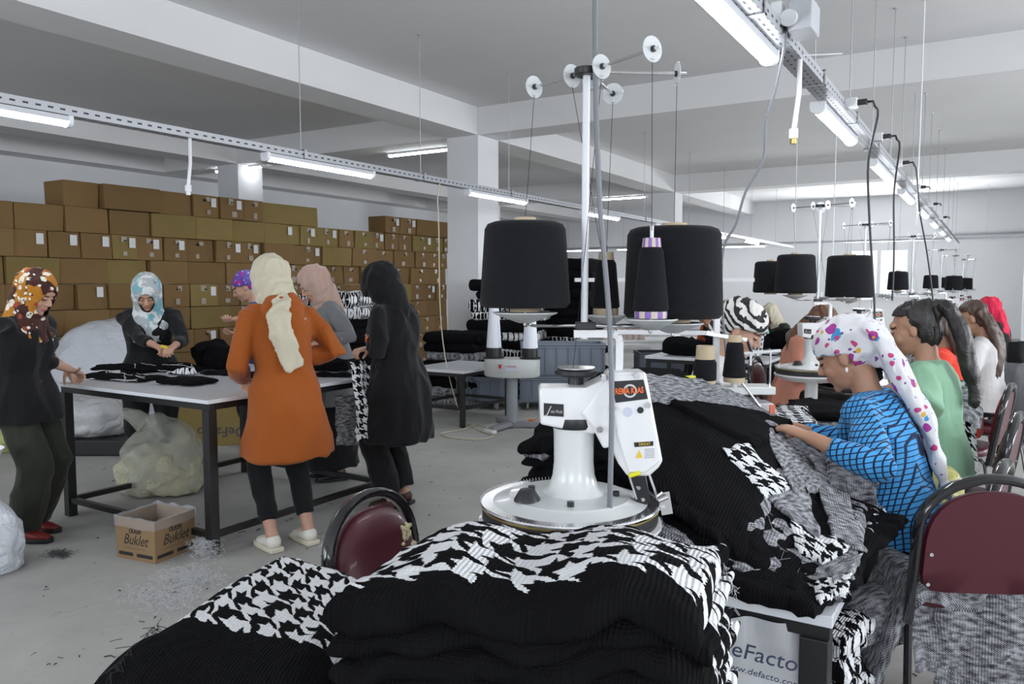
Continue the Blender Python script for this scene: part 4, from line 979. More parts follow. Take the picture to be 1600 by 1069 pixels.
scone(1147, 597, 530, 18, 11, 3.0, 'tapered black yarn cone right of the white post', 6)
pd = ORG+ray(1160, 620)*3.05
t = empty('overlock_machine', (pd.x, pd.y, 0), YAW, 'small cream sewing head with orange tab behind the big heap', 'sewing machine')
zz = pd.z
MB().box((0,0,zz+.03), (.22,.12,.03)).build('sewing_bed', M_ivory, t, bevel=.004); MB().prism([(-.09,-.06),(.09,-.06),(.07,.0),(-.04,.0)], (.04,-.04,zz-.02), (1,0,0), (0,0,1), (0,.1,0)).build('sewing_head', M_mwhite, t, bevel=.006)
MB().cyl((-.02,-.06,zz+.06), (.05,-.06,zz-.03), .005, n=8).build('tension_rod', M_chrome, t); MB().box((.09,-.08,zz-.045), (.02,.01,.05)).build('tab', mat('orange tab', (.8,.2,.12), .5), t)
MB().cyl((0,0,0), (0,0,zz-.08), .04, n=14).build('pedestal', M_ivory, t)
tag(MB().cyl(ORG+ray(1076, 592)*2.9, ORG+ray(1076, 587)*2.9, .026, n=14).build('spool_cap', M_yel2), 'lime yellow spool cap left of the squat cone', 'cap')
# blue grey crate and white bench beyond
M_off = mat('pale bench', (.6,.62,.62), .4)
crate(1048, 585, 11.0, .93, .5, .46, .16, YAW, 'blue grey crate under the pale bench behind the white post')
crate(1046, 585, 11.0, .9, .5, .15, 0, YAW, 'shallow blue grey crate beneath the taller one under the pale bench')
p = PD(1012, 600, 11.0); table('side_bench', p.x-1.05, p.x+1.05, p.y-.35, p.y+.35, .80, 'long pale bench above the blue grey crates behind the nearest machine', leg=.04, rail=0, rz=YAW, top=M_off, legm=M_mwhite)
M_pinky = mat('pale pink yarn', (.52,.42,.40), .9)
for k in range(9):
    q = p+CM(-.62+.085*(k % 7)+.03*(k//7), -.12+.14*(k//7)); t = empty('yarn_cone', (q.x, q.y, .803), 0, 'pale pink small yarn cone on the long pale bench', 'yarn cone', 'pale pink cones on the bench'); MB().lathe([(.02,0),(.042,0),(.034,.13),(.02,.14)], n=16).build('wound_yarn', M_pinky, t); MB().lathe([(.012,.139),(.018,.139),(.015,.16),(.008,.16)], n=12).build('core_tube', M_tube, t)
# ================================================================ people
def pattern(name, base, cols, scale=9, kind='floral', rough=.75, vox=None):
    if name in MATS: return MATS[name]
    m, nt, N, L, b = nmat(name); b.inputs['Roughness'].default_value = rough; b.inputs['Sheen Weight'].default_value = .1; b.inputs['Specular IOR Level'].default_value = .25
    tc = N.new('ShaderNodeTexCoord'); no = N.new('ShaderNodeTexNoise'); no.inputs['Scale'].default_value = scale*1.2; L.new(tc.outputs['Object'], no.inputs['Vector'])
    va = N.new('ShaderNodeVectorMath'); va.operation = 'MULTIPLY_ADD'; L.new(no.outputs['Color'], va.inputs[0]); va.inputs[1].default_value = ((.04 if kind == 'plaid' else .6)/scale,)*3; L.new(tc.outputs['Object'], va.inputs[2])
    cur = base
    if kind == 'floral':
        for i, (c, sc, th) in enumerate(cols):
            v = N.new('ShaderNodeTexVoronoi'); v.inputs['Scale'].default_value = scale*sc; mp = N.new('ShaderNodeMapping'); mp.inputs['Location'].default_value = (i*3.7, i*1.3, i*2.1); L.new(va.outputs[0], mp.inputs[0]); L.new(mp.outputs[0], v.inputs['Vector'])
            cur = mixc(nt, mth(nt, 'LESS_THAN', v.outputs['Distance'], th), cur, c)
    elif kind == 'swirl':
        w_ = N.new('ShaderNodeTexWave'); w_.inputs['Scale'].default_value = scale; w_.inputs['Distortion'].default_value = cols[0][1]; w_.inputs['Detail'].default_value = 2; w_.inputs['Detail Scale'].default_value = 1.5; w_.bands_direction = 'DIAGONAL'
        L.new(tc.outputs['Object'], w_.inputs['Vector']); cur = mixc(nt, mth(nt, 'GREATER_THAN', w_.outputs['Fac'], cols[0][2]), base, cols[0][0])
    elif kind == 'cloud':
        for i, (c, sc, th) in enumerate(cols):
            n_ = N.new('ShaderNodeTexNoise'); n_.inputs['Scale'].default_value = scale*sc; n_.inputs['Detail'].default_value = 5; mp = N.new('ShaderNodeMapping'); mp.inputs['Location'].default_value = (i*3.7+1, i*1.3, 0); L.new(va.outputs[0], mp.inputs[0]); L.new(mp.outputs[0], n_.inputs['Vector'])
            r = N.new('ShaderNodeMapRange'); r.inputs[1].default_value = th; r.inputs[2].default_value = th+.06; L.new(n_.outputs['Fac'], r.inputs[0]); cur = mixc(nt, r.outputs[0], cur, c)
    elif kind == 'plaid':
        sp = N.new('ShaderNodeSeparateXYZ'); L.new(va.outputs[0], sp.inputs[0]); c, per, wd = cols[0]
        a = mth(nt, 'LESS_THAN', mth(nt, 'FRACT', mth(nt, 'DIVIDE', mth(nt, 'ADD', sp.outputs[1], mth(nt, 'MULTIPLY', sp.outputs[0], .3)), per)), wd+.04)
        d = mth(nt, 'LESS_THAN', mth(nt, 'FRACT', mth(nt, 'DIVIDE', mth(nt, 'ADD', sp.outputs[2], mth(nt, 'MULTIPLY', sp.outputs[1], .25)), per)), wd)
        cur = mixc(nt, mth(nt, 'MAXIMUM', a, d), base, c)
    if isinstance(cur, tuple): b.inputs['Base Color'].default_value = (*cur, 1)
    else: L.new(cur, b.inputs['Base Color'])
    n2 = N.new('ShaderNodeTexNoise'); n2.inputs['Scale'].default_value = 14; n2.inputs['Detail'].default_value = 3; n2.inputs['Distortion'].default_value = .8; mp = N.new('ShaderNodeMapping'); mp.inputs['Scale'].default_value = (1.6,1.6,.55); L.new(tc.outputs['Object'], mp.inputs[0]); L.new(mp.outputs[0], n2.inputs['Vector'])
    bp = N.new('ShaderNodeBump'); bp.inputs['Strength'].default_value = .35; bp.inputs['Distance'].default_value = .02; L.new(n2.outputs['Fac'], bp.inputs['Height']); L.new(bp.outputs[0], b.inputs['Normal'])
    MATS[name] = m; return m
def cloth(name, col, rough=.85): return pattern(name, col, [], kind='plain', rough=rough)
def skin_mat(name, col):
    if name in MATS: return MATS[name]
    m, nt, N, L, b = nmat(name); b.inputs['Base Color'].default_value = (*col, 1); b.inputs['Roughness'].default_value = .5; b.inputs['Subsurface Weight'].default_value = .12; b.inputs['Subsurface Scale'].default_value = .01; b.inputs['Subsurface Radius'].default_value = (1,.4,.2)
    MATS[name] = m; return m
def finish(mb, name, mats, parent, vox, it=4, disp=0.0, dfreq=9, seed=0, cut=None, post=None, solid=0.0, dz=.45):
    me = bpy.data.meshes.new('tmp'); me.from_pydata([tuple(p) for p in mb.v], [], mb.f)
    bm = bmesh.new(); bm.from_mesh(me); bmesh.ops.recalc_face_normals(bm, faces=bm.faces); bm.to_mesh(me); bm.free()
    o = bpy.data.objects.new('tmp', me); COL.objects.link(o)
    r = o.modifiers.new('r', 'REMESH'); r.mode = 'VOXEL'; r.voxel_size = vox; r.adaptivity = 0
    if it: s_ = o.modifiers.new('s', 'SMOOTH'); s_.factor = .5; s_.iterations = it
    me2 = bpy.data.meshes.new_from_object(o.evaluated_get(bpy.context.evaluated_depsgraph_get())); bpy.data.objects.remove(o); bpy.data.meshes.remove(me)
    me2.name = name
    if disp:
        nv = len(me2.vertices); co = np.empty(nv*3, dtype=np.float32); me2.vertices.foreach_get('co', co); no = np.empty(nv*3, dtype=np.float32); me2.vertices.foreach_get('normal', no)
        co = co.reshape(-1,3); no = no.reshape(-1,3)
        d = np.array([ (1-2*abs(noise.noise(V((p[0]*dfreq+seed, p[1]*dfreq, p[2]*dfreq*dz)))))-.5 for p in co.tolist()], dtype=np.float32)
        co += no*(d*disp)[:,None]; me2.vertices.foreach_set('co', co.ravel())
    if cut:
        bm = bmesh.new(); bm.from_mesh(me2); bmesh.ops.delete(bm, geom=[v for v in bm.verts if cut(v.co)], context='VERTS'); bm.to_mesh(me2); bm.free()
    mats = mats if isinstance(mats, (list, tuple)) else [mats]
    me2.materials.clear()
    for m in mats: me2.materials.append(m)
    if post:
        for p in me2.polygons: p.material_index = post(p.center)
    me2.polygons.foreach_set('use_smooth', [True]*len(me2.polygons)); me2.update()
    ob = bpy.data.objects.new(name, me2); COL.objects.link(ob)
    if parent: ob.parent = parent
    if solid:
        so = ob.modifiers.new('thickness', 'SOLIDIFY'); so.thickness = solid; so.offset = -1
    return ob
def loft(mb, secs, n=22, pw=2.25):
    rr = []
    for c, rx, ry, X, Y in secs:
        ring = []
        for k in range(n):
            a = 2*math.pi*k/n; x, y = math.cos(a), math.sin(a); q = (abs(x)**pw+abs(y)**pw)**(-1/pw); ring.append(V(c)+X*(x*q*rx)+Y*(y*q*ry))
        rr.append(ring)
    mb.rings(rr, True)
def ik(a, t, l1, l2, pole):
    a, t = V(a), V(t); d = t-a; L_ = min(d.length, (l1+l2)*.985); dn = d.normalized(); k = (l1*l1-l2*l2+L_*L_)/(2*L_); h = math.sqrt(max(1e-6, l1*l1-k*k))
    p = V(pole); p = (p-dn*p.dot(dn)).normalized(); return a+dn*k+p*h, a+dn*L_
def fingers(mb, w_, d, nrm, side, curl=.5, s=1.0, spread=.0, pinch=False):
    d = V(d).normalized(); nrm = V(nrm); nrm = (nrm-d*nrm.dot(d)).normalized(); lat = d.cross(nrm).normalized()
    if side < 0: lat = -lat           # lat points to the thumb side
    loft(mb, [(w_-d*.01*s, .024*s, .018*s, lat, nrm), (w_+d*.03*s, .034*s, .017*s, lat, nrm), (w_+d*.07*s, .040*s, .014*s, lat, nrm), (w_+d*.088*s, .038*s, .010*s, lat, nrm)], 14)
    for k, (o, L_) in enumerate(((.031,.070),(.0105,.078),(-.0105,.073),(-.031,.056))):
        p = w_+d*.082*s+lat*o*s; c = curl*(1+.12*k)+ (0 if not (pinch and k == 0) else -.1); a = 0; pts = [p]; rr = [.0095*s]
        dd = (d+lat*(o*spread*10)).normalized()
        for j, f in enumerate((.44,.32,.24)):
            a += c*(.75 if j == 0 else .9); v = dd*math.cos(a)+nrm*math.sin(a); pts.append(pts[-1]+v*L_*f*s); rr.append((.0088,.0078,.0068)[j]*s)
        mb.tube(pts, rr, 8)
    tb = w_+d*.022*s+lat*.028*s; v1 = (d*.62+lat*.62+nrm*.45).normalized(); v2 = (d*.75+lat*.1+nrm*.6).normalized()
    mb.tube([tb, tb+v1*.038*s, tb+v1*.038*s+v2*.030*s, tb+v1*.038*s+v2*.052*s], [.0145*s,.0115*s,.0095*s,.0075*s], 8)
M_lip = skin_mat('lips', (.42,.16,.13)); M_brow = mat('dark brow', (.03,.018,.012), .8); M_eye = mat('dark lash and iris', (.02,.014,.012), .3)
SKIN = {'l': skin_mat('light skin', (.47,.27,.19)), 'm': skin_mat('warm skin', (.40,.215,.135)), 'd': skin_mat('tan skin', (.36,.19,.12))}
Z3 = V((0,0,1)); X3 = V((1,0,0)); Y3 = V((0,1,0))
def Rx(a): return Matrix.Rotation(math.radians(a), 3, 'X')
def person(label, x, y, hdeg, H=1.60, sit=None, lean=10, hp=20, hy=0, hands=None, feet=None, vox=.007, skin='l', fat=1.0, bust=1.0, top=None, under=None, legs=None, head=None, shoes=None, curl=.6, palm=(0,0,-1), group=None, knee_dir=None, hroll=0, z0=0):
    s = H/1.60; rz = math.radians(hdeg-90)
    R0 = Matrix.Rotation(rz, 3, 'Z'); Ri = R0.transposed()
    root = empty('person', (x, y, z0), rz, label, 'person', group)
    loc = lambda p: Ri@(V(p)-V((x, y, z0)))
    sk = SKIN[skin]
    pz = .885*s if sit is None else sit+.095
    P = V((0, -.02*s if sit is None else 0, pz))
    R1, R2, R3 = Rx(-lean*.35), Rx(-lean*.8), Rx(-lean*1.05)
    W_ = P+R1@V((0,0,.14*s)); C = W_+R2@V((0,0,.17*s)); S = C+R3@V((0,0,.125*s)); N = S+R3@V((0,-.004,.045*s))
    Rh = Matrix.Rotation(math.radians(hy), 3, 'Z')@Rx(-(lean*.6+hp))@Matrix.Rotation(math.radians(hroll), 3, 'Y')
    HO = N+Rx(-(lean*.8+hp*.4))@V((0,.01,.075*s))+Rh@V((0,.018,.085))*s; s0 = s; s = s*1.05
    f = fat
    secs = [(P+V((0,0,-.10*s)), .13*f, .10*f, R1), (P+V((0,0,-.02*s)), .168*f, .118*f, R1), (P+R1@V((0,0,.05*s)), .155*f, .108*f, R1), (W_, .125*f, .092*f, R1), (W_+R2@V((0,.005,.08*s)), .137*f, .100*f, R2), (C+R2@V((0,.01,0)), .150*f, .112*f, R2), (C+R3@V((0,.004,.07*s)), .158*f, .100*f, R3), (S+R3@V((0,0,.0)), .135*(f*.5+.5), .072*f, R3), (S+R3@V((0,0,.03*s)), .075, .058, R3), (N+R3@V((0,0,.02)), .052, .052, R3)]
    def torso(mb, e=0.0, lo=0, hi=None, es=1.0):
        loft(mb, [(c, rx*s+e, ry*s+e, R@X3, R@Y3) for c, rx, ry, R in secs[lo:hi]])
        for q in (-1,1): mb.ell(C+R2@V((q*.068*f*s, .075*f*s*bust, .005*s)), ((.058*f*bust+e*.6)*s, (.052*bust+e*.6)*s, (.058*bust+e*.6)*s), R2, 14)
    sh, el, wr, hd = {}, {}, {}, {}
    if hands is None: hz_ = 1.0*s if sit is None else sit+.30; hands = [V((.13,.34,hz_)), V((-.13,.34,hz_))]; hl = hands
    else: hl = [loc(h) for h in hands]
    for q, t_ in ((1, hl[0]), (-1, hl[1])):
        sh[q] = S+R3@V((q*.155*(f*.6+.4)*s, 0, -.012*s)); el[q], wr[q] = ik(sh[q], t_, .265*s, .235*s, R2@V((q*.75, -.55, -.9)))
    # legs
    hip, kn, an = {}, {}, {}
    for q in (1,-1):
        hip[q] = P+V((q*.085*f*s, 0, -.04*s))
        if sit is None:
            ft = feet[0 if q > 0 else 1] if feet else (q*.09, .0); an[q] = V((ft[0]*s, ft[1]*s-.02, .085*s)); kn[q], an[q] = ik(hip[q], an[q], .384*s, .381*s, (q*.1,1,0))
        else:
            kn[q] = P+V((q*.13, .40*s, .0)); an[q] = V((q*.14, (.40 if not feet else feet[0][1])*s, .085*s))
            d_ = an[q]-kn[q]; 
    mb = MB(); torso(mb, -.010)
    mb.tube([N+R3@V((0,0,-.04)), N+R3@V((0,.003,.02)), HO+Rh@V((0,-.03,-.08))*s, HO+Rh@V((0,-.02,-.04))*s], [.060*s,.049*s,.048*s,.05*s], 14)
    # head
    e_ = lambda c, r, M=Rh: mb.ell(HO+Rh@V(c)*s, tuple(k*s for k in r), M, 20)
    e_((0,-.020,.030), (.073,.093,.088)); e_((0,.018,-.018), (.064,.068,.088)); e_((0,.030,-.062), (.050,.052,.050)); e_((0,.068,-.094), (.021,.016,.017))
    e_((.034,.052,-.030), (.026,.028,.030)); e_((-.034,.052,-.030), (.026,.028,.030)); e_((0,.068,.034), (.048,.022,.022))
    mb.tube([HO+Rh@V(p)*s for p in ((0,.080,.018),(0,.092,.000),(0,.105,-.018),(0,.103,-.030))], [.0075*s,.0085*s,.0105*s,.010*s], 10)
    s = s*1.0; e_((.011,.091,-.029), (.008,.010,.007)); e_((-.011,.091,-.029), (.008,.010,.007)); e_((0,.083,-.052), (.020,.011,.0075)); e_((0,.081,-.062), (.018,.011,.008))
    for q in (1,-1): e_((q*.072,-.012,-.010), (.009,.017,.030)); e_((q*.029,.074,.004), (.0155,.012,.010))
    sH = s; s = s0
    for q in (1,-1):
        mb.tube([sh[q]+V((0,0,-.0)), sh[q].lerp(el[q],.5), el[q], el[q].lerp(wr[q],.35), wr[q]], [.034*f*s,.036*f*s,.033*s,.035*s,.024*s], 12)
        d_ = (wr[q]-el[q]).normalized(); tgt = (d_+V((-q*.25,0,-.15))).normalized(); fingers(mb, wr[q], tgt, V(palm) if not isinstance(palm, dict) else V(palm[q]), q, curl, s)
        mb.tube([hip[q], hip[q].lerp(kn[q],.5), kn[q], kn[q].lerp(an[q],.35), an[q]], [.085*f*s,.072*f*s,.052*s,.050*s,.032*s], 12)
        mb.ell(an[q]+V((0,-.005,-.01)), (.036*s,.042*s,.05*s)); mb.tube([an[q]+V((0,-.03,-.05*s)), an[q]+V((0,.05,-.048*s)), an[q]+V((0,.12,-.062*s)), an[q]+V((0,.155,-.066*s))], [.030*s,.036*s,.034*s,.018*s], 10, flat=.62)
    hs = Rh.transposed()
    def face(c):
        p = (hs@(c-HO))/sH
        if p.y < .055 or abs(p.x) > .055 or p.z > .045 or p.z < -.08: return 0
        ax_ = abs(p.x)
        if p.y > .074 and -.069 < p.z < -.045 and ax_ < .021-abs(p.z+.057)*.6: return 1
        if .012 < ax_ < .047 and abs(p.z-(.0265-.12*abs(ax_-.03))) < .0042: return 2
        if abs(ax_-.029) < .0135 and abs(p.z-.0005+((ax_-.029)**2)*-22) < .0036: return 3
        return 0
    body = finish(mb, 'body', [sk, M_lip, M_brow, M_eye], root, vox, 3, post=face)
    J = dict(P=P, W=W_, C=C, S=S, N=N, HO=HO, Rh=Rh, R1=R1, R2=R2, R3=R3, sh=sh, el=el, wr=wr, hip=hip, kn=kn, an=an, s=sH, secs=secs, root=root, f=f)
    cv = max(vox, .010)
    # lower garments
    if legs:
        mb = MB(); e = legs.get('e', .012); kind = legs.get('kind', 'trousers')
        if kind == 'skirt':
            zl = legs.get('z', .12); 
            if sit is None: loft(mb, [(P+V((0,0,.06)), .15*f*s, .11*f*s, X3, Y3), (P, .175*f*s, .13*f*s, X3, Y3), (V((0,0,.5)), .20*f*s, .16*f*s, X3, Y3), (V((0,.02,zl)), .25*f*s, .21*f*s, X3, Y3)])
        else:
            loft(mb, [(P+V((0,0,-.10*s)), .13*f*s+e, .10*f*s+e, X3, Y3), (P, .168*f*s+e, .118*f*s+e, X3, Y3), (P+V((0,0,.09*s)), .15*f*s+e, .11*f*s+e, X3, Y3)])
            for q in (1,-1):
                cf = legs.get('cuff', .045); end = kn[q].lerp(an[q], legs.get('len', .92))
                mb.tube([hip[q], hip[q].lerp(kn[q],.5), kn[q], kn[q].lerp(end,.5), end], [.080*f*s+e,.078*f*s+e,.058*s+e+(cf-.045)*.75,.052*s+e+(cf-.045)*.95,cf+e*.7], 14)
        finish(mb, legs.get('name', 'trousers'), legs['mat'], root, cv, 3, disp=.010, seed=x*7, dz=.8)
    if under:
        mb = MB(); torso(mb, .008, 1); finish(mb, under.get('name', 'shirt'), under['mat'], root, cv, 2, disp=.008, seed=x*5)
    if top:
        mb = MB(); e = top.get('e', .016); torso(mb, e, 1 if top.get('hem', 0) >= 0 else 3, -1); mb.tube([sh[1]*1.0, S, sh[-1]*1.0], [.05*s+e*.5,.055*s+e*.5,.05*s+e*.5], 12)
        hem = top.get('hem', .05); fl = top.get('flare', .03); 
        if hem > 0 and sit is None:
            loft(mb, [(W_, .125*f*s+e, .095*f*s+e, R1@X3, R1@Y3), (P+V((0,0,.02)), .17*f*s+e, .125*f*s+e, X3, Y3), (P+V((0,-.005,-.10)), .185*f*s+e, .150*f*s+e+fl*.3, X3, Y3), (P+V((0,0,-max(hem,.11)*s)), .175*f*s+e+fl, .145*f*s+e+fl, X3, Y3)])
        elif sit is not None:
            loft(mb, [(W_, .13*f*s+e, .10*f*s+e, R1@X3, R1@Y3), (P+V((0,0,.04)), .175*f*s+e, .13*f*s+e, X3, Y3), (P+V((0,0,-.07)), .18*f*s+e, .14*f*s+e, X3, Y3)])
        sl = top.get('sleeve', 1.0); r_ = top.get('sr', 1.0)
        for q in (1,-1):
            a_, b_, c_ = sh[q], el[q], wr[q]
            if sl <= .5:
                end = a_.lerp(b_, sl*2); mb.tube([a_+R3@V((-q*.05,0,.0)), a_, a_.lerp(end,.5), end], [.046*s+e*.7,.050*f*s+e*.7,.052*f*s*r_+e*.7,.052*f*s*r_+e*.7], 14)
            else:
                end = b_.lerp(c_, (sl-.5)*2); mb.tube([a_+R3@V((-q*.05,0,.0)), a_, a_.lerp(b_,.5), b_, b_.lerp(end,.5), end], [.046*s+e*.6,.048*f*s+e*.6,.044*f*s*r_+e*.55,.038*s*r_+e*.6,.035*s*r_+e*.6,(.028*s)*r_+e*.5], 14)
        if top.get('hood'):
            mb.ell(S+R3@V((0,-.085,.005)), (.13*s,.055*s,.10*s), R3, 18); mb.ell(S+R3@V((0,-.115,-.06)), (.095*s,.040*s,.09*s), R3, 18)
        cut = top.get('cut')
        finish(mb, top.get('name', 'top'), top['mat'], root, cv, 3, disp=top.get('disp', .016), dfreq=top.get('df', 8), seed=x*3+y, cut=(lambda p: cut(p, J)) if cut else None, solid=.006 if cut else 0)
    if shoes:
        for q in (1,-1):
            mb = MB(); A = an[q]; k = shoes.get('k', 1.0)
            mb.ell(A+V((0,-.015,-.035*s)), (.040*k,.05*k,.048)); mb.tube([A+V((0,-.04,-.045*s)), A+V((0,.03,-.040*s)), A+V((0,.10,-.055*s)), A+V((0,.165,-.064*s))], [.036*k,.042*k,.042*k,.024*k], 12, flat=.75)
            so = finish(mb, 'shoe', shoes['mat'], root, .007, 3)
            if shoes.get('sole'):
                mb = MB(); poly = [(-.036,-.075),(.036,-.075),(.042,0),(.046,.09),(.036,.165),(0,.185),(-.036,.165),(-.046,.09),(-.042,0)]
                mb.prism([(a_*k, b_) for a_, b_ in poly], (A.x, A.y, .001), X3, Y3, (0,0,.028)); mb.build('sole', shoes['sole'], so, bevel=.006)
    if head: head(J)
    return J
def hijab(mats, chest=.13, tail=None, open_=(.053,.080), cen=-.018, big=1.07, seedk=0, band=None, back=0.12, drape_pts=None, name='headscarf', fwd=0., cowl=1.08):
    def fn(J):
        s, HO, Rh, N, S, R3, C, R2 = (J[k] for k in ('s','HO','Rh','N','S','R3','C','R2')); root = J['root']
        mb = MB(); g = lambda c: HO+Rh@V(c)*s
        mb.ell(g((0,-.022,.030)), (.093*s*big,.114*s*big,.104*s*big), Rh, 26); mb.ell(g((0,-.012,-.03)), (.096*s*big,.100*s*big,.10*s), Rh, 24); mb.ell(g((0,.004,-.092)), (.088*s*cowl,.084*s*cowl,.060*s), Rh, 20)
        if fwd: mb.ell(g((0,.045,.02)), (.088*s,.085*s,.088*s), Rh, 20)
        mb.tube([g((0,-.045,-.05)), N+R3@V((0,-.01,.02)), S+R3@V((0,-.005,-.01))], [.085*s,.085*s*cowl,.10*s], 18)
        if chest:
            loft(mb, [(N+R3@V((0,.01,.03))*1, .078*s*cowl, .080*s*cowl, R3@X3, R3@Y3), (S+R3@V((0,.008,0)), .125*s, .100*s, R3@X3, R3@Y3), (S+R3@V((0,.015,-.06*s)), .172*s, .125*s, R3@X3, R3@Y3), (C+R3@V((0,.03,.125*s-chest)), .10*s+.02, .125*s, R3@X3, R3@Y3)])
        if back: mb.tube([g((0,-.08,-.02)), S+R3@V((0,-.07,-.0)), C+R3@V((0,-.075,.125*s-back))], [.07*s,.10*s,.08*s], 16, flat=.5)
        for pts, rr, fl in (tail or []): mb.tube(smooth_pts([RP(J, p) for p in pts], 3), [rr[min(len(rr)-1, int(i/3))] for i in range((len(pts)-1)*3+1)], 12, flat=fl)
        hs = Rh.transposed(); a, b_ = open_
        def cut(c):
            p = (hs@(c-HO))/s; return p.y > .022 and (p.x/a)**2+((p.z-cen)/b_)**2 < 1
        o = finish(mb, name, mats, root, .0075, 4, disp=.013*s, dfreq=15, seed=seedk+HO.z*9, cut=cut, solid=.004)
        if band:
            mb = MB(); mb.ell(g((0,-.02,.030)), (.080*s,.100*s,.096*s), Rh, 24)
            finish(mb, 'under_scarf', band, root, .008, 1, cut=lambda c: (lambda p: p.y > .02 and ((p.x/(a*.93))**2+((p.z-cen+.006)/(b_*.9))**2 < 1))((hs@(c-HO))/s), solid=.003)
    return fn
def turban(mats, tails=(), knot=True, vol=1.0, seedk=0, low=-.02, hairm=None, earring=False):
    def fn(J):
        s, HO, Rh, root = J['s'], J['HO'], J['Rh'], J['root']; g = lambda c: HO+Rh@V(c)*s
        mb = MB(); mb.ell(g((0,-.028,.040)), (.086*s,.108*s*vol,.094*s*vol), Rh, 26); mb.ell(g((0,-.075,.02)), (.074*s,.070*s*vol,.082*s), Rh, 20)
        if knot: mb.ell(g((0,-.11,-.045)), (.045*s,.04*s,.045*s), Rh, 16)
        for pts, rr, fl in tails: 
            P_ = smooth_pts([RP(J, p) for p in pts], 3); mb.tube(P_, [rr[min(len(rr)-1, int(i/3))] for i in range(len(P_))], 12, flat=fl)
        hs = Rh.transposed()
        def cut(c):
            p = (hs@(c-HO))/s; return p.y > -.03 and p.z < .038-.35*(.07-p.y)*(1 if p.y < .07 else 0)-.004 and p.z > -.12 and abs(p.x) < .1
        finish(mb, 'headscarf', mats, root, .0075, 3, disp=.012*s, dfreq=17, seed=seedk, cut=cut, solid=.004)
        if earring:
            for q in (1,-1): MB().ell(g((q*.078,-.008,-.048)), (.006,.006,.010), None, 8).build('earring', mat('pearl', (.8,.8,.8), .2), root)
    return fn
def hair(m, length=.0, back=True, pony=False, side=True, seedk=0, vol=1.0, tails=()):
    def fn(J):
        s, HO, Rh, N, S, R3, C = (J[k] for k in ('s','HO','Rh','N','S','R3','C')); root = J['root']; g = lambda c: HO+Rh@V(c)*s
        mb = MB(); mb.ell(g((0,-.024,.036)), (.082*s*vol,.102*s*vol,.093*s*vol), Rh, 24); mb.ell(g((0,-.055,-.02)), (.073*s*vol,.062*s*vol,.085*s), Rh, 20)
        if pony: mb.ell(g((0,-.085,.085)), (.035*s,.035*s,.035*s), Rh, 14)
        if length:
            rr = random.Random(seedk)
            for k in range(9):
                u = (k-4)/4; a = g((u*.06,-.07-.02*(1-u*u),.03)); b_ = N+R3@V((u*.075,-.075-.02*(1-u*u),.01)); c_ = b_+V((u*.02, -.02-lean_off(J), -length*rr.uniform(.85,1.05)))
                mb.tube(smooth_pts([a, b_, b_.lerp(c_,.5)+V((0,-.015,0)), c_], 2), [.028*s]*5+[.022*s,.012*s], 8)
        for pts, rr, fl in tails:
            P_ = smooth_pts([RP(J, p) for p in pts], 3); mb.tube(P_, [rr[min(len(rr)-1, int(i/3))] for i in range(len(P_))], 12, flat=fl)
        hs = Rh.transposed()
        def cut(c):
            p = (hs@(c-HO))/s; return p.y > (-.008 if p.z > -.01 else -.022) and p.z < .060+.28*p.y and p.z > -.13 and abs(p.x) < .09
        finish(mb, 'hair', m, root, .008, 2, disp=.010, dfreq=28, seed=seedk, cut=cut, solid=.004, dz=.25)
    return fn
def lean_off(J): return .0
def RP(J, p):
    if len(p) == 3: return J['HO']+V(p)
    return {'H': lambda q: J['HO']+J['Rh']@q*J['s'], 'S': lambda q: J['S']+J['R3']@q, 'C': lambda q: J['C']+J['R3']@q, 'W': lambda q: J['W']+J['R2']@q, 'P': lambda q: J['P']+q}[p[0]](V(p[1:]))
M_hairb = mat('black hair', (.014,.011,.011), .38, var=.4, vs=30, bump=.4, bs=120); M_hairbr = mat('brown hair', (.055,.028,.018), .42, var=.4, vs=30, bump=.4, bs=120); M_hairg = mat('auburn hair', (.13,.055,.025), .42, var=.4, vs=30, bump=.4, bs=120)
C_black = cloth('black jersey', (.005,.005,.006)); C_olive = cloth('dark olive trousers', (.026,.028,.02)); C_orange = cloth('rust orange fleece', (.30,.075,.010)); C_coat = cloth('black wool coat', (.0045,.0045,.0055)); C_jean = cloth('black denim', (.005,.0055,.007))
C_grey = cloth('grey cardigan wool', (.17,.175,.185)); C_mint = cloth('mint blouse', (.28,.40,.30)); C_blue = cloth('royal blue shirt', (.02,.05,.22)); C_cream = cloth('cream scarf cloth', (.52,.48,.37)); C_pink = cloth('dusty pink scarf cloth', (.42,.29,.24)); C_green = cloth('sage green shirt', (.24,.43,.29)); C_red = cloth('coral red shirt', (.75,.06,.035)); C_white = cloth('off white shirt', (.55,.54,.54)); C_salmon = cloth('salmon hoodie', (.55,.24,.17)); C_teal = cloth('teal scarf cloth', (.18,.42,.40)); C_wine = cloth('red scarf cloth', (.55,.02,.06)); C_purple = cloth('purple top', (.05,.012,.08)); C_dred = cloth('crimson shirt', (.42,.012,.03)); C_dk = cloth('dark olive jumper', (.03,.032,.026))
PT_floral = pattern('mustard floral scarf', (.05,.016,.012), [((.42,.17,.015),.55,.42),((.66,.62,.52),1.0,.26),((.30,.05,.02),1.3,.22),((.75,.72,.65),2.2,.24),((.02,.012,.012),2.6,.16)], 11)
PT_bluegrey = pattern('pale blue grey scarf', (.34,.37,.39), [((.16,.36,.42),.8,.52),((.60,.62,.62),1.1,.50),((.04,.05,.06),1.5,.66)], 11, 'cloud')
PT_purple = pattern('purple blue scarf', (.10,.06,.30), [((.35,.03,.28),1.,.34),((.55,.45,.65),1.6,.24),((.05,.12,.40),1.2,.25)], 16)
PT_zebra = pattern('zebra striped scarf', (.62,.60,.57), [((.015,.015,.018), 4.5, .55)], 13, 'swirl')
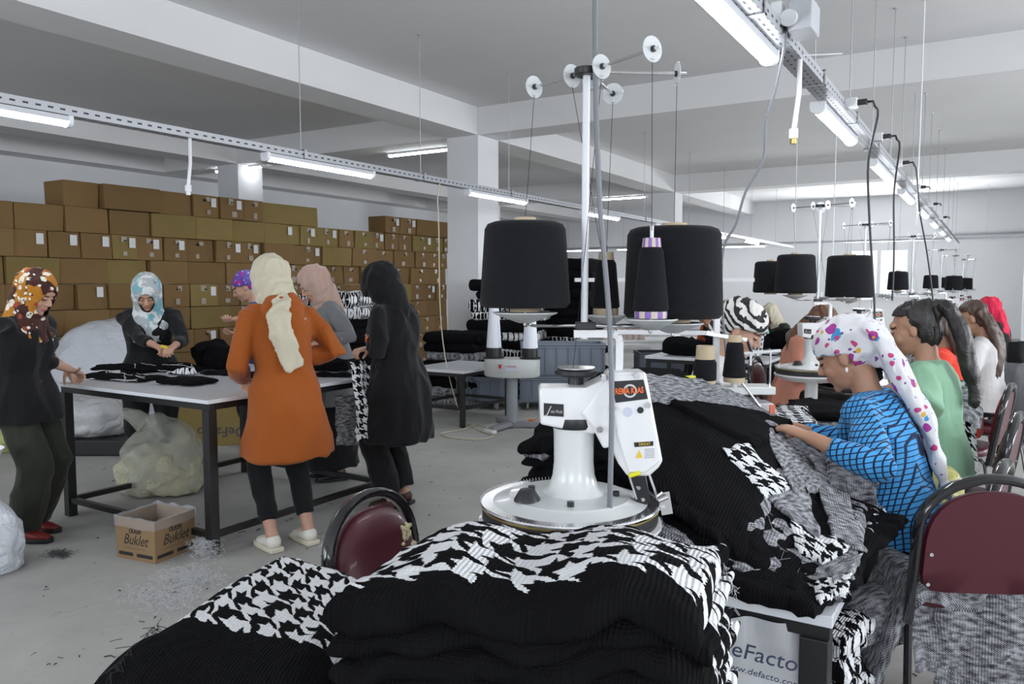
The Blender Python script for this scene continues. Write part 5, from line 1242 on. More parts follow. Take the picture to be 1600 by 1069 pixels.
PT_flowers = pattern('white floral scarf', (.64,.64,.67), [((.05,.28,.55),.6,.30),((.32,.04,.26),.8,.25),((.50,.06,.20),1.1,.20),((.60,.36,.03),1.0,.16),((.18,.05,.28),1.9,.16)], 15)
PT_plaid = pattern('blue checked shirt', (.06,.33,.70), [((.008,.018,.06), .020, .2)], 6, 'plaid')
def at(px, d): return (lambda q: (q.x, q.y))(PD(px, 445, d)) if False else tuple((ORG+CM((px-800)/FPX*d, d)).xy)
def h3(px, py, d): return PD(px, py, d/ (1))
def ground(px, py):
    p = PZ(px, py, 0); return p.x, p.y
def toward(x, y, tx, ty): return math.degrees(math.atan2(ty-y, tx-x))
# woman in the mustard floral scarf, left edge
x, y = ground(48, 838)
person('woman in mustard floral headscarf, black jumper and olive trousers, standing at left end of table', x, y, 28, H=1.60, lean=8, hp=24, hy=-6, fat=1.18, vox=.006, skin='l',
       hands=[PD(112, 579, 5.0), PD(104, 577, 5.16)], top=dict(mat=C_black, hem=.16, sleeve=.78, e=.02, name='jumper', flare=.02), legs=dict(mat=C_olive, e=.006, cuff=.092, len=.98), shoes=dict(mat=mat('red sandal leather', (.22,.02,.02), .5), sole=M_black), feet=[(.10,.05),(-.08,-.02)],
       head=hijab(PT_floral, chest=.10, band=C_black), curl=.75)
# woman with the blue grey scarf behind the table
x, y = -5.62, 3.74
person('woman in pale blue grey headscarf and black top snipping threads behind the table', x, y, -38, H=1.60, lean=8, hp=34, hy=0, fat=1.12, vox=.006,
       hands=[PD(243, 541, 5.75), PD(272, 541, 5.78)], top=dict(mat=C_black, hem=.12, sleeve=.86, name='jumper'), legs=dict(mat=C_black, kind='trousers', cuff=.06), shoes=dict(mat=M_black, sole=M_black), head=hijab(PT_bluegrey, chest=.20, seedk=3, cowl=1.12), curl=.9)
# purple scarf woman
x, y = at(402, 6.95)
person('woman in purple and blue headscarf and royal blue shirt, mostly behind the orange jacket', x, y, 225, H=1.63, lean=6, hp=26, hy=0, fat=1.0, vox=.007,
       hands=[PD(356, 503, 6.5), PD(372, 520, 6.6)], top=dict(mat=C_blue, hem=.1, sleeve=.42, name='shirt'), legs=dict(mat=C_black), shoes=dict(mat=M_black), head=turban(PT_purple, knot=True), curl=1.0, palm=(0,.3,1))
# orange jacket woman, back to the camera
x, y = ground(450, 852)
hd = 164
R_ = Matrix.Rotation(math.radians(hd-90), 3, 'Z')
person('woman in rust orange jacket and cream headscarf, back turned, beside the table', x, y, hd, H=1.68, lean=13, hp=18, hy=4, fat=1.0, vox=.007,
       hands=[PD(462, 560, 4.75), PD(378, 590, 4.7)], top=dict(mat=C_orange, hem=.36, sleeve=.97, e=.030, flare=.055, name='jacket', disp=.022, df=6, hood=True), legs=dict(mat=C_jean, e=.008, len=.80, cuff=.046), shoes=dict(mat=mat('white trainer leather', (.68,.66,.60), .5), sole=mat('cream rubber', (.62,.58,.46), .6), k=1.12), feet=[(.10,-.02),(-.10,.0)],
       head=hijab(C_cream, chest=.06, seedk=5, tail=[([('H',0,-.09,-.10),('S',-.05,-.15,.04),('S',-.10,-.20,-.05),('C',-.10,-.205,-.02),('W',-.07,-.20,.05),('W',-.03,-.205,-.04)], [.05,.055,.07,.072,.06,.045], .25)]))
# pink scarf woman in grey cardigan
x, y = ground(520, 747)
person('woman in dusty pink headscarf, grey cardigan and mint blouse at the far end of table', x, y, 238, H=1.66, lean=8, hp=28, hy=0, fat=1.05, vox=.006,
       hands=[PD(482, 542, 5.85), PD(500, 535, 5.75)], under=dict(mat=C_mint, name='blouse'), top=dict(mat=C_grey, hem=.30, sleeve=.97, e=.024, flare=.02, name='cardigan', cut=lambda p, J: p.y > J['C'].y-.02 and abs(p.x) < .055 + max(0,(1.0-p.z))*.05 and p.z < 1.40), legs=dict(mat=C_black, kind='skirt', name='skirt', z=.12), shoes=dict(mat=M_black, sole=M_black), head=hijab(C_pink, chest=0, seedk=8, cowl=1.05, tail=[([(.03,.05,-.11),(.05,.09,-.17),(.05,.10,-.25)], [.03,.03,.015], .6)]), curl=.8)
# black coat woman
x, y = ground(632, 800)
x, y = ground(620, 792)
person('woman in long black coat and black headscarf holding a knit, right of the table', x, y, 188, H=1.66, lean=5, hp=36, hy=-4, fat=1.12, vox=.006,
       hands=[PD(574, 545, 5.25), PD(580, 528, 5.35)], top=dict(mat=C_coat, hem=.42, sleeve=.93, e=.028, flare=.03, name='coat', disp=.02), legs=dict(mat=C_black, e=.012, cuff=.075, len=.94), shoes=dict(mat=mat('dark brown shoe', (.05,.02,.015), .5), sole=M_black), feet=[(.09,.02),(-.09,-.0)],
       head=hijab(C_black, chest=.05, back=.30, seedk=2, big=1.16, fwd=1, open_=(.056,.088), tail=[([(0,-.06,-.08),(.0,-.13,-.25),(.0,-.14,-.45),(0,-.12,-.58)], [.09,.11,.10,.06], .5)]), curl=1.0)
# ---- right side
def seated(label, px, d, hdeg, seat, **kw):
    x, y = at(px, d); return person(label, x, y, hdeg, sit=seat, **kw), (x, y)
# plaid shirt woman
Jp, PP = seated('woman in blue checked shirt and white floral headscarf seated at the big knit heap', 1414, 2.90, 172, .57, H=1.62, lean=19, hp=16, hy=2, vox=.006, fat=1.04, skin='m',
       hands=[PD(1236, 668, 2.95), PD(1262, 682, 2.72)], top=dict(mat=PT_plaid, sleeve=.86, e=.02, name='shirt', disp=.02, sr=1.1), legs=dict(mat=C_black, e=.02), shoes=dict(mat=M_black, sole=M_black),
       head=turban(PT_flowers, vol=1.12, seedk=4, earring=True, tails=[([('H',0,.0,.10),('H',0,-.12,.06),('H',.01,-.14,-.06),('S',.03,-.13,.0),('C',.04,-.155,.03),('W',.05,-.155,.09),('W',.05,-.15,-.02),('P',.05,-.16,.10)], [.05,.08,.09,.085,.07,.055,.04,.014], .45)]), curl=.5)
Jg, PG = seated('woman with long black ponytail in sage green shirt seated behind the checked shirt', 1470, 3.75, 172, .60, H=1.64, lean=8, hp=14, hy=2, vox=.006, skin='m',
       hands=[PD(1365, 690, 3.85), PD(1362, 700, 3.55)], top=dict(mat=C_green, sleeve=.36, e=.02, name='shirt', sr=1.15), legs=dict(mat=C_black, e=.015), shoes=dict(mat=M_black),
       head=hair(M_hairb, pony=True, seedk=1, tails=[([('H',0,-.08,.09),('H',0,-.15,.06),('H',0,-.18,-.05),('S',.01,-.17,.02),('C',.02,-.18,.05),('C',.02,-.17,-.07)], [.03,.045,.052,.048,.036,.015], .75)]))
seated('woman with long brown hair in coral red shirt seated beyond the green shirt', 1500, 5.0, 172, .57, H=1.62, lean=12, hp=24, vox=.009, skin='m',
       top=dict(mat=C_red, sleeve=.4, e=.018, name='shirt'), legs=dict(mat=C_black), shoes=dict(mat=M_black), head=hair(M_hairbr, length=.26, seedk=2))
Jw, PWt = seated('woman with straight dark brown hair in off white shirt seated on a maroon chair', 1546, 6.0, 172, .56, H=1.64, lean=5, hp=26, vox=.009, skin='m',
       top=dict(mat=C_white, sleeve=.4, e=.018, name='shirt', sr=1.15), legs=dict(mat=C_black), shoes=dict(mat=M_black), head=hair(M_hairbr, length=.34, seedk=3))
seated('boyish person with short dark hair in crimson shirt bent over the machine row', 1512, 6.9, 172, .46, H=1.50, lean=20, hp=30, vox=.010, skin='m',
       top=dict(mat=C_dred, sleeve=.4, e=.015, name='shirt'), legs=dict(mat=C_black), head=hair(M_hairb, seedk=5))
seated('person in black headscarf with bright flowers and grey jumper far down the row', 1556, 8.2, 172, .50, H=1.66, lean=18, hp=26, vox=.010, skin='m',
       top=dict(mat=C_grey, sleeve=1, e=.02, name='jumper'), legs=dict(mat=C_black), head=hijab(pattern('black flowered scarf', (.015,.012,.015), [((.4,.05,.05),1.,.2),((.35,.2,.03),1.4,.18),((.25,.04,.3),1.2,.16)], 14), chest=.1, seedk=6))
seated('person in bright red headscarf at the far end of the row', 1567, 9.4, 172, .52, H=1.66, lean=10, hp=22, vox=.010, skin='m',
       top=dict(mat=C_black, sleeve=1, e=.02, name='jumper'), legs=dict(mat=C_black), head=hijab(C_wine, chest=.2, seedk=7))
# left side of the machine row
seated('woman in black and white zebra headscarf seated between the first two machines', 1103, 4.05, 8, .61, H=1.62, lean=14, hp=22, vox=.006, skin='l',
       hands=[PD(1200, 665, 3.75), PD(1210, 655, 4.0)], top=dict(mat=C_white, sleeve=1, e=.02, name='jumper'), legs=dict(mat=C_black), shoes=dict(mat=M_black), head=turban(PT_zebra, vol=1.2, seedk=5))
seated('woman with loose auburn hair in salmon hoodie behind the second machine', 1240, 6.25, 0, .58, H=1.60, lean=16, hp=38, vox=.009, skin='l',
       top=dict(mat=C_salmon, sleeve=1, e=.03, name='hoodie', disp=.03), legs=dict(mat=C_black), shoes=dict(mat=M_black), head=hair(M_hairg, length=.22, seedk=6, vol=1.06))
for lab, px, d, hd_, kw in (('person in dark hair and purple top leaning over the far garment table', 1140, 9.5, 215, dict(top=dict(mat=C_purple, sleeve=1, e=.02, name='top'), legs=dict(mat=C_black), head=hair(M_hairb, seedk=8))),
    ('person in orange top with black headscarf at the far garment table', 1126, 10.3, 240, dict(top=dict(mat=cloth('orange top', (.5,.1,.03)), sleeve=1, name='top'), legs=dict(mat=C_black), head=hijab(C_black, chest=.08))),
    ('woman in teal headscarf and white top at the far garment table', 1199, 10.2, 200, dict(top=dict(mat=C_white, sleeve=1, name='top'), legs=dict(mat=C_black), head=hijab(C_teal, chest=.2, seedk=9))),
    ('woman in pale headscarf and dark olive jumper at the far garment table', 1224, 10.8, 240, dict(top=dict(mat=C_dk, sleeve=1, name='jumper'), legs=dict(mat=C_black), head=hijab(C_cream, chest=0, seedk=10)))):
    x, y = at(px, d); person(lab, x, y, hd_, H=1.6, sit=.48, lean=24, hp=24, vox=.011, skin='m', **kw)
# ================================================================ chairs
M_maroon = mat('maroon vinyl', (.072,.007,.016), .45, bump=.08, bs=200, coat=.1); M_gloss = mat('glossy black tube', (.012,.012,.014), .18, coat=.5); M_foam = mat('torn foam', (.62,.55,.35), .9); M_board = mat('brown board tube', (.30,.20,.11), .8)
def banquet_chair(loc, hdeg, label, raise_=.07, torn=False, group=None, seatm=M_maroon):
    t = empty('banquet_chair', (loc[0], loc[1], 0), math.radians(hdeg-90), label, 'chair', group)
    z = raise_
    def arch(w, zb, zt, b, y0, tilt):
        pts = []
        for k in range(5): u = k/4; pts.append(V((w, 0, zb+(zt-b-zb)*u)))
        for k in range(1, 16): a = math.pi*k/16; pts.append(V((w*math.cos(a), 0, zt-b+b*math.sin(a)**.9)))
        for k in range(5): u = 1-k/4; pts.append(V((-w, 0, zb+(zt-b-zb)*u)))
        return [V((p.x, y0-(p.z-zb)*tilt, p.z+z)) for p in pts]
    P_ = arch(.205, .40, .88, .17, -.20, .16)
    MB().tube(P_, .0155, 10, flat=1.3).build('back_frame', M_gloss, t)
    ring = []; zc = .655; out = []
    n = 36
    for k in range(n):
        a = 2*math.pi*k/n; c, s_ = math.cos(a), math.sin(a); q = (abs(c)**7+abs(s_)**7)**(-1/7) if s_ < 0 else (abs(c)**2.5+abs(s_)**2.4)**(-1/2.45)
        out.append((c*q*.185, s_*q*(.185 if s_ > 0 else .150)))
    def rg(k, dy): return [V((a*k, -.20-(b_*k+zc-.40)*.16+dy, zc+b_*k+z)) for a, b_ in out]
    mb = MB(); mb.rings([rg(.2,.045), rg(.6,.042), rg(.85,.034), rg(.97,.02), rg(1,.006), rg(1,-.006), rg(.985,-.012), rg(.5,-.013)], True); bk = mb.build('backrest', M_maroon, t, smooth=60)
    for a, b_ in ((.165,-.02),(.165,-.12),(-.165,-.02),(-.165,-.12)): MB().cyl((a, -.213-(b_+zc-.4)*.16, zc+b_+z), (a, -.218-(b_+zc-.4)*.16, zc+b_+z), .006, n=10).build('screw', M_chrome, bk)
    if torn:
        mb = MB(); rr = random.Random(2)
        for k in range(14):
            p = V((-.125+rr.uniform(-.03,.03), -.20-(.10+zc-.40)*.16+.035, zc+.085+z+rr.uniform(-.035,.03))); d = V((rr.uniform(-1,1), .4, rr.uniform(-1,.4)))*.03; mb.tube([p, p+d*.5+V((0,.008,0)), p+d], [.004,.007,.003], 6)
        mb.build('torn_foam', M_foam, bk)
    def sr(k, zz): 
        o = []
        for i in range(n):
            a = 2*math.pi*i/n; c, s_ = math.cos(a), math.sin(a); q = (abs(c)**4+abs(s_)**4)**(-1/4); o.append(V((c*q*.20*k, .02+s_*q*.20*k, zz+z)))
        return o
    mb = MB(); mb.rings([sr(.3,.435), sr(.97,.435), sr(1,.445), sr(1.0,.465), sr(.96,.482), sr(.8,.49), sr(.3,.495)], True); mb.build('seat', seatm, t, smooth=60)
    legs_ = []
    for s_ in (-1,1):
        MB().tube([(s_*.19,.17,.43+z),(s_*.195,.19,.41+z),(s_*.215,.23,.03)], .0125, 8).build('leg', M_gloss, t); MB().tube([(s_*.19,-.15,.43+z),(s_*.195,-.18,.40+z),(s_*.215,-.25,.03)], .0125, 8).build('leg', M_gloss, t)
        MB().cyl((s_*.19,-.15,.425+z), (s_*.19,.17,.425+z), .011, n=8).build('seat_rail', M_gloss, t)
        for yy in (.23,-.25): 
            if raise_ > .03: MB().lathe([(.022,.012),(.030,.0),(.034,.0),(.034,.19),(.030,.19),(.028,.02)], (s_*.212, yy-.0, 0), 18).build('leg_riser', M_board, t)
            else: MB().cyl((s_*.215,yy,0), (s_*.215,yy,.035), .016, n=10).build('foot_cap', M_black, t)
    return t
q = PD(1535, 850, 2.42); ch_ang = 117
dv = V((math.cos(math.radians(ch_ang)), math.sin(math.radians(ch_ang)), 0)); banquet_chair((q+dv*.22)[:2], ch_ang, 'maroon banquet chair with its back to the camera, right foreground', .09)
RC = (q+dv*.22)
q = PD(604, 860, 2.32); banquet_chair((q.x+.24, q.y-.02), 6, 'maroon chair with torn foam corner behind the left knit pile', .06, torn=True)
banquet_chair((PP[0]+.06, PP[1]-.01), 172, 'chair under the woman in the blue checked shirt', .05)
banquet_chair((PG[0]+.06, PG[1]-.01), 172, 'chair under the woman in the sage green shirt', .08)
banquet_chair((PWt[0]+.08, PWt[1]), 172, 'maroon chair under the woman in the off white shirt', .0)
for lab, px, d, sz in (('chair under the woman in the coral red shirt', 1506, 5.0, .05), ('chair under the person in the crimson shirt', 1518, 6.9, -.03), ('chair under the person in the flowered black headscarf', 1563, 8.2, 0), ('chair under the person in the red headscarf', 1574, 9.4, 0)):
    x, y = at(px, d); banquet_chair((x, y), 172, lab, sz)
for lab, px, d, hd_, sz in (('chair under the zebra headscarf woman', 1098, 4.05, 8, .1), ('chair under the woman in the salmon hoodie', 1235, 6.25, 0, .08), ('chair under the purple top person', 1143, 9.53, 215, -.0), ('chair under the orange top person', 1128, 10.35, 240, 0), ('chair under the teal headscarf woman', 1201, 10.2, 200, 0), ('chair under the dark olive jumper woman', 1225, 10.85, 240, 0)):
    x, y = at(px, d); banquet_chair((x, y), hd_, lab, sz)
# ================================================================ foreground stacks of knitted panels
K_big = knit('large houndstooth knit with black hem', cell=.088, cell2=.066, border=.065)
K_big2 = knit('large houndstooth knit with wide black hem', cell=.088, cell2=.075, border=.24)
K_str = knit('black knit with houndstooth strip', cell=.06, border=.50)
def bil(c, a, b_):
    return (V(c[0])*(1-a)+V(c[1])*a)*(1-b_)+(V(c[3])*(1-a)+V(c[2])*a)*b_
def pile(corners, z0, ztop, n, label, seed, mats, topth=.05, wave=.018, wf=9, sag=.05, slant=.0, group=None, uvr=0.0, ruf=.004, topm=None, nu=70, nv=54):
    rr = random.Random(seed); C4 = [CM(*c) for c in corners]      # near-left, near-right, far-right, far-left
    w_ = (C4[1]-C4[0]).length; l_ = (C4[3]-C4[0]).length; z = z0; th0 = (ztop-z0-topth)/(n-1)
    for k in range(n):
        last = k == n-1; th = topth if last else th0*rr.uniform(.9,1.1); frac = k/(n-1)
        j = [V((rr.uniform(-.018,.018), rr.uniform(-.018,.018), 0)) for _ in range(4)]
        gr = 1+.03*(1-frac)
        cen = sum(C4, V((0,0,0)))/4; cc = [cen+(c-cen)*gr+j[i] for i, c in enumerate(C4)]
        zm = z+th/2
        def fn(a, b_, cc=cc, zm=zm, th=th, frac=frac, k=k):
            p = bil(cc, a, b_)
            dz = wave*frac*(math.sin(wf*(a*w_)+2.2*b_+seed)*.6+noise.noise(V((a*w_*5+seed, b_*l_*5, .3)))*1.0)
            e = max(0, 1-min(a*w_, (1-a)*w_)/.10)**2+max(0, 1-min(b_*l_*1.0, (1-b_)*l_)/.12)**2
            # front hem drops over the pile like cloth
            p = p+V((0,0,dz-sag*frac*min(e,1.2)+.004*noise.noise(V((a*20, b_*20, k*3.3)))))
            fr = max(0, 1-b_/.22); p = p-F0*(.012*math.sin(a*w_*40+k*2.1)*fr)
            return V((p.x, p.y, zm+p.z))
        m = mats[k % len(mats)] if not (last and topm) else topm
        pos = 'topmost' if last else 'bottom' if k == 0 else '%s from the top' % ORD[n-1-k].replace('nearest', 'first')
        slab('folded_knit', m, fn, w_, l_, th*1.08, '%s, %s of its stack' % (label, pos), 'knitted panel', group=group, seed=seed*5+k, nu=nu if last else 44, nv=nv if last else 30, ruf=ruf, edge=.022, u0=rr.random() if not last else 0, v0=rr.uniform(-.02,.03) if not last else 0, rag=.012)
        z += th
# right pile
pile([(-.29,1.19),(.285,1.16),(.43,1.50),(-.20,1.52)], .72, 1.085, 9, 'houndstooth and black panel in the right foreground pile', 3, [K_big, K_big, K_big], topth=.06, wave=.022, wf=24, sag=.022, group='panels of the right foreground pile')
pile([(-.77,1.36),(-.30,1.20),(-.26,1.76),(-.60,2.05)], .55, .885, 8, 'houndstooth and black panel in the left foreground pile', 7, [K_big2, K_big2], topth=.05, wave=.010, wf=14, sag=.05, group='panels of the left foreground pile')
def small_support(cx, d, w, l, h, label):
    p = CM(cx, d); t = table('stool_table', p.x-w/2, p.x+w/2, p.y-l/2, p.y+l/2, h, label, leg=.04, rail=.15, rz=YAW); return t
small_support(.06, 1.34, .42, .24, .718, 'small white table carrying the right foreground pile')
small_support(-.48, 1.60, .30, .36, .545, 'low white table carrying the left foreground pile')
fr_pts = [PD(170, 1055, 1.38), PD(205, 1010, 1.46), PD(250, 972, 1.58)]
tag(fringe('loose_yarn_ends', fr_pts, None, M_yarnb, 4, 40, .025, .0007), 'black loose yarn ends along the left edge of the left foreground pile', 'yarn ends', kind='stuff')
# ================================================================ big heap on the white table
table('heap_table', -1.25, -.30, 1.97, 3.05, .75, 'white laminate table with black legs carrying the big black knit heap', leg=.068, rail=.12)
rr = random.Random(12)
K_hb = knit('black panel with houndstooth end', cell=.062, border=.56)
mats_h = [K_black, K_hb, K_black, K_marl, K_black, K_hb, K_black, K_marl, K_black, K_hb, K_black, K_marl, K_black, K_black]
def heapfn(cx, cy, w, l, ang, zf, seed, drop=.10, bend=2.0):
    R = Matrix.Rotation(ang, 3, 'Z')
    def fn(a, b_):
        q = R@V(((a-.5)*w, (b_-.5)*l, 0)); x, y = cx+q.x, cy+q.y
        r2 = ((x+1.0)/.80)**2+((y-2.65)/.75)**2
        z = zf-drop*max(0, r2-.08)**.8-.46*max(0, (zf-.85)/.4)*max(0, x+.98)+.022*noise.noise(V((x*5+seed, y*5, seed)))+.010*noise.noise(V((x*14, y*14+seed, seed)))
        return V((x, y, max(z, .765+.004*seed)))
    return fn
n = 14
for k in range(n):
    f_ = k/(n-1); th = .034; zf = .775+k*.0325+.01
    sh_ = -.02*k if k > 4 else 0
    w_ = (.98-.022*k)*rr.uniform(.94,1.04); l_ = (.98-.015*k)*rr.uniform(.92,1.04)
    fn = heapfn(-.76-.012*k+rr.uniform(-.03,.03), 2.48+rr.uniform(-.02,.05)-.0*k, w_, l_, rr.uniform(-.12,.12), zf, k*.37, drop=.05+.22*f_)
    pos = 'bottom' if k == 0 else 'topmost' if k == n-1 else '%s from the bottom' % ORD[k].replace('nearest', 'first') if k < 12 else 'second from the top'
    slab('folded_knit', mats_h[k], fn, w_, l_, th*1.15, 'knitted panel in the big heap beside the nearest machine, %s' % pos, 'knitted panel', group='panels of the big heap', seed=100+k, nu=50, nv=44, ruf=.010, edge=.03, rag=.022, u0=-.0)
def drape(px, py, d, w, l, rz, tilt, m, label, seed, th=.022, v0=0., roll=0., curve=.0, nu=36, nv=30, rag=.014, name='folded_knit', cat='knitted panel', u0=0.):
    """a floppy panel lying over or hanging down something: rz heading, tilt of the fall"""
    c = PD(px, py, d); R = Matrix.Rotation(rz, 3, 'Z')@Matrix.Rotation(tilt, 3, 'X')@Matrix.Rotation(roll, 3, 'Y')
    def fn(a, b_):
        x, y = (a-.5)*w, (b_-.5)*l; z = -curve*(y/(l/2))**2*l*.5-curve*.5*(x/(w/2))**2*w*.5
        z += .012*math.sin(x*38+seed+3*noise.noise(V((y*4, seed, 0))))+.02*noise.noise(V((x*6, y*6, seed)))
        return c+R@V((x, y, z))
    return slab(name, m, fn, w, l, th, label, cat, seed=seed, nu=nu, nv=nv, edge=.02, rag=rag, v0=v0, u0=u0, ruf=.004)
K_tooth = knit('large houndstooth strip', cell=.058)
YR = YAW
from mathutils.bvhtree import BVHTree
bvs, bfs = [], []
for o in [o for o in bpy.data.objects if o.get('group') == 'panels of the big heap']:
    k0 = len(bvs); bvs += [v.co.copy() for v in o.data.vertices]; bfs += [tuple(i+k0 for i in p.vertices) for p in o.data.polygons]
HB = BVHTree.FromPolygons(bvs, bfs)
def wrap(q, m, label, seed, th=.016, nu=30, nv=24, rag=.012, v0=0., u0=0., lift=.006, dd=2.3, rot=False):
    """a loose knitted piece lying against the surface of the heap"""
    def qp(a, b_): return [(q[3][i]*(1-a)+q[2][i]*a)*(1-b_)+(q[0][i]*(1-a)+q[1][i]*a)*b_ for i in (0,1)]
    n = 14; D = np.full((n+1, n+1), np.nan)
    for i in range(n+1):
        for j in range(n+1):
            r = ray(*qp(i/n, j/n)); h = HB.ray_cast(ORG, r.normalized(), 4.5)
            if h[0] is not None: D[i, j] = (h[0]-ORG).dot(FW)
    if np.isnan(D).all(): D[:] = dd
    for _ in range(30):
        if not np.isnan(D).any(): break
        D2 = D.copy()
        for i in range(n+1):
            for j in range(n+1):
                if np.isnan(D[i, j]):
                    nb = [D[x, y] for x, y in ((i-1,j),(i+1,j),(i,j-1),(i,j+1)) if 0 <= x <= n and 0 <= y <= n and not np.isnan(D[x, y])]
                    if nb: D2[i, j] = sum(nb)/len(nb)+.03
        D = D2
    for _ in range(1):
        Pd = np.pad(D, 1, mode='edge'); D = np.minimum(D, (Pd[:-2,1:-1]+Pd[2:,1:-1]+Pd[1:-1,:-2]+Pd[1:-1,2:]+D)/5)
    def dep(a, b_):
        x, y = min(max(a, 0), 1)*n, min(max(b_, 0), 1)*n; i, j = min(int(x), n-1), min(int(y), n-1); fx, fy = x-i, y-j
        return (D[i,j]*(1-fx)+D[i+1,j]*fx)*(1-fy)+(D[i,j+1]*(1-fx)+D[i+1,j+1]*fx)*fy
    def fn(a, b_):
        x, y = qp(a, b_); return ORG+ray(x, y)*(dep(a, b_)-lift-.006*abs(noise.noise(V((a*6, b_*6, seed)))))
    w_ = (fn(1,.5)-fn(0,.5)).length; l_ = (fn(.5,1)-fn(.5,0)).length
    return slab('folded_knit', m, fn, w_, l_, th, label, 'knitted panel', seed=seed, nu=nu, nv=nv, edge=.014, rag=rag, v0=v0, u0=u0, ruf=.004)
K_tooth = knit('large houndstooth strip', cell=.058)
YR = YAW
wrap([(992,584),(1122,596),(1140,640),(1012,626)], K_marl, 'grey marled panel on top of the big heap beside the machine head', 40)
wrap([(1095,598),(1205,632),(1222,668),(1085,640)], K_marl, 'grey marled panel on the heap in front of the small yarn cones', 41)
wrap([(1040,628),(1150,640),(1240,662),(1180,700)], K_black, 'black ribbed flap folded over the top front of the big heap', 42, th=.03)
wrap([(1192,668),(1262,690),(1290,765),(1240,775)], K_marl, 'grey marled panel falling down the right shoulder of the big heap', 43)
wrap([(1128,702),(1168,694),(1240,765),(1200,780)], K_tooth, 'houndstooth strip across the front of the big heap', 44, th=.012)
wrap([(1200,778),(1262,762),(1288,850),(1238,815)], K_marl, 'grey marled panel in the middle of the big heap front', 45)
wrap([(1262,696),(1312,722),(1352,862),(1302,850)], K_marl, 'grey marled panel hanging over the right end of the big heap', 46)
wrap([(1238,818),(1332,852),(1288,884),(1246,862)], K_tooth, 'houndstooth strip at the lower right of the big heap', 47, th=.012)
wrap([(1290,886),(1345,866),(1335,905),(1300,915)], K_marl, 'small grey panel corner above the table corner', 48, th=.014)
wrap([(1268,912),(1336,888),(1322,930),(1282,944)], K_tooth, 'small houndstooth corner above the table corner', 49, th=.012)
tag(fringe('loose_yarn_ends', [PD(1195, 790, 2.0), PD(1215, 850, 1.95), PD(1260, 900, 1.93), PD(1310, 960, 1.92)], None, M_yarn, 6, 18, .025, .0005), 'loose grey yarn ends hanging down the front of the big heap', 'yarn ends', kind='stuff')
tag(fringe('loose_yarn_ends', [PD(1130, 880, 1.5), PD(1150, 930, 1.45), PD(1140, 1010, 1.4)], None, M_yarn, 7, 50, .014, .0006), 'frayed yarn ends at the right edge of the right foreground pile', 'yarn ends', kind='stuff')
# benches and heaps further along the machine row
table('row_bench', -1.05, -.52, 3.35, 4.75, .70, 'white bench between the nearest and second machines under grey panels', leg=.04, rail=0, top=M_off, legm=M_mwhite)
c = PD(1190, 640, 3.6)
stack((c.x, c.y), .46, .52, 6, .05, 'pale houndstooth knit under the small yarn cones', 61, rz=.4, mats=[K_tooth, K_hound, K_marl], z0=.705, jit=.02, group='pale knit pile under the yarn cones', sag=.06)
c = PD(1290, 655, 4.1); stack((c.x, c.y), .42, .5, 5, .045, 'grey and black knit beside the second machine', 62, rz=.2, mats=[K_marl, K_hound, K_black], z0=.705, jit=.02, group='grey knit pile beside the second machine', sag=.06)
for i, (px, d, w_) in enumerate(((1330, 6.6, 3), (1440, 8.6, 3), (1462, 10.8, 4))):
    c = ORG+CM((px-800)/FPX*d, d); nm = ['second and third','third and fourth','fourth and fifth'][i]
    table('row_bench', c.x-.3, c.x+.3, c.y-.6, c.y+.6, .70, 'white bench between the %s machines' % nm, leg=.04, rail=0, top=M_off, legm=M_mwhite)
    stack((c.x, c.y), .5, .7, w_, .08, 'knit pile on bench between %s machines' % nm, 63+i, mats=[K_black, K_hound, K_marl], z0=.702, jit=.02, group='knits between the %s machines' % nm)
# far garment table and dark heaps
for i, (px, d, w_, l_, hh, lab) in enumerate(((1116, 8.45, 1.3, .7, .78, 'far garment table under black garments, left one'), (1215, 9.3, 1.1, .7, .78, 'far garment table under black garments, right one'))):
    c = ORG+CM((px-800)/FPX*d, d); table('garment_table', c.x-w_/2, c.x+w_/2, c.y-l_/2, c.y+l_/2, hh, lab, leg=.04, rail=.15)
    for j, (ox, oy, r1, hh2, m_) in enumerate(((-.3,0,.26,.18,K_black), (.1,.1,.24,.22,K_black), (.35,-.1,.2,.28,K_marl if i else K_hound))):
        blobheap('garment_heap', (c.x+ox, c.y+oy, hh+.003), r1, r1*.8, hh2, m_, '%s heap of garments on the %s far garment table' % (['leftmost black','middle black','rightmost patterned'][j], ['left','right'][i]), seed=80+i*5+j, amp=.05, freq=6, cat='garments', n=36, k=18)
M_bag = mat('black bin liner', (.02,.02,.024), .25, bump=.6, bs=12)
c = ORG+CM((1238-800)/FPX*8.6, 8.6); blobheap('black_bag', (c.x, c.y, 0), .4, .35, .80, M_bag, 'shiny black bag standing beside the far garment table', seed=91, amp=.05, cat='bag', taper=.3)
# bag and paper beneath the heap table
g = PZ(1200, 1150, 0); g = PD(1188, 1030, 2.05)
t = empty('shopping_bag', (g.x, g.y, 0), YAW-.15, 'white plastic bag printed with dark letters under the heap table', 'bag')
ft = .70
mb = MB(); mb.grid(lambda a, b_: V(((a-.5)*.31, .03*noise.noise(V((a*4, b_*4, 1)))-.05+.10*math.sin(math.pi*b_)*-.5, b_*ft)), 20, 20); mb.build('bag_front', mat('silver white bag film', (.42,.43,.45), .35), t)
bk = MB(); bk.grid(lambda a, b_: V(((a-.5)*.31, .12+.03*noise.noise(V((a*4, b_*4, 5)))+.08*math.sin(math.pi*b_), b_*ft)), 20, 20); bk.build('bag_back', mat('silver white bag film', (.42,.43,.45), .35), t)
text('DeFacto', 'printed_lettering', M_navy, t, (-.035, -.14, .65), (1,0,-.20), (0,0,1), .055, .0006, width=.20); text('www.defacto.com', 'printed_lettering', M_navy, t, (-.02, -.14, .600), (1,0,-.22), (0,0,1), .022, .0006, width=.19)
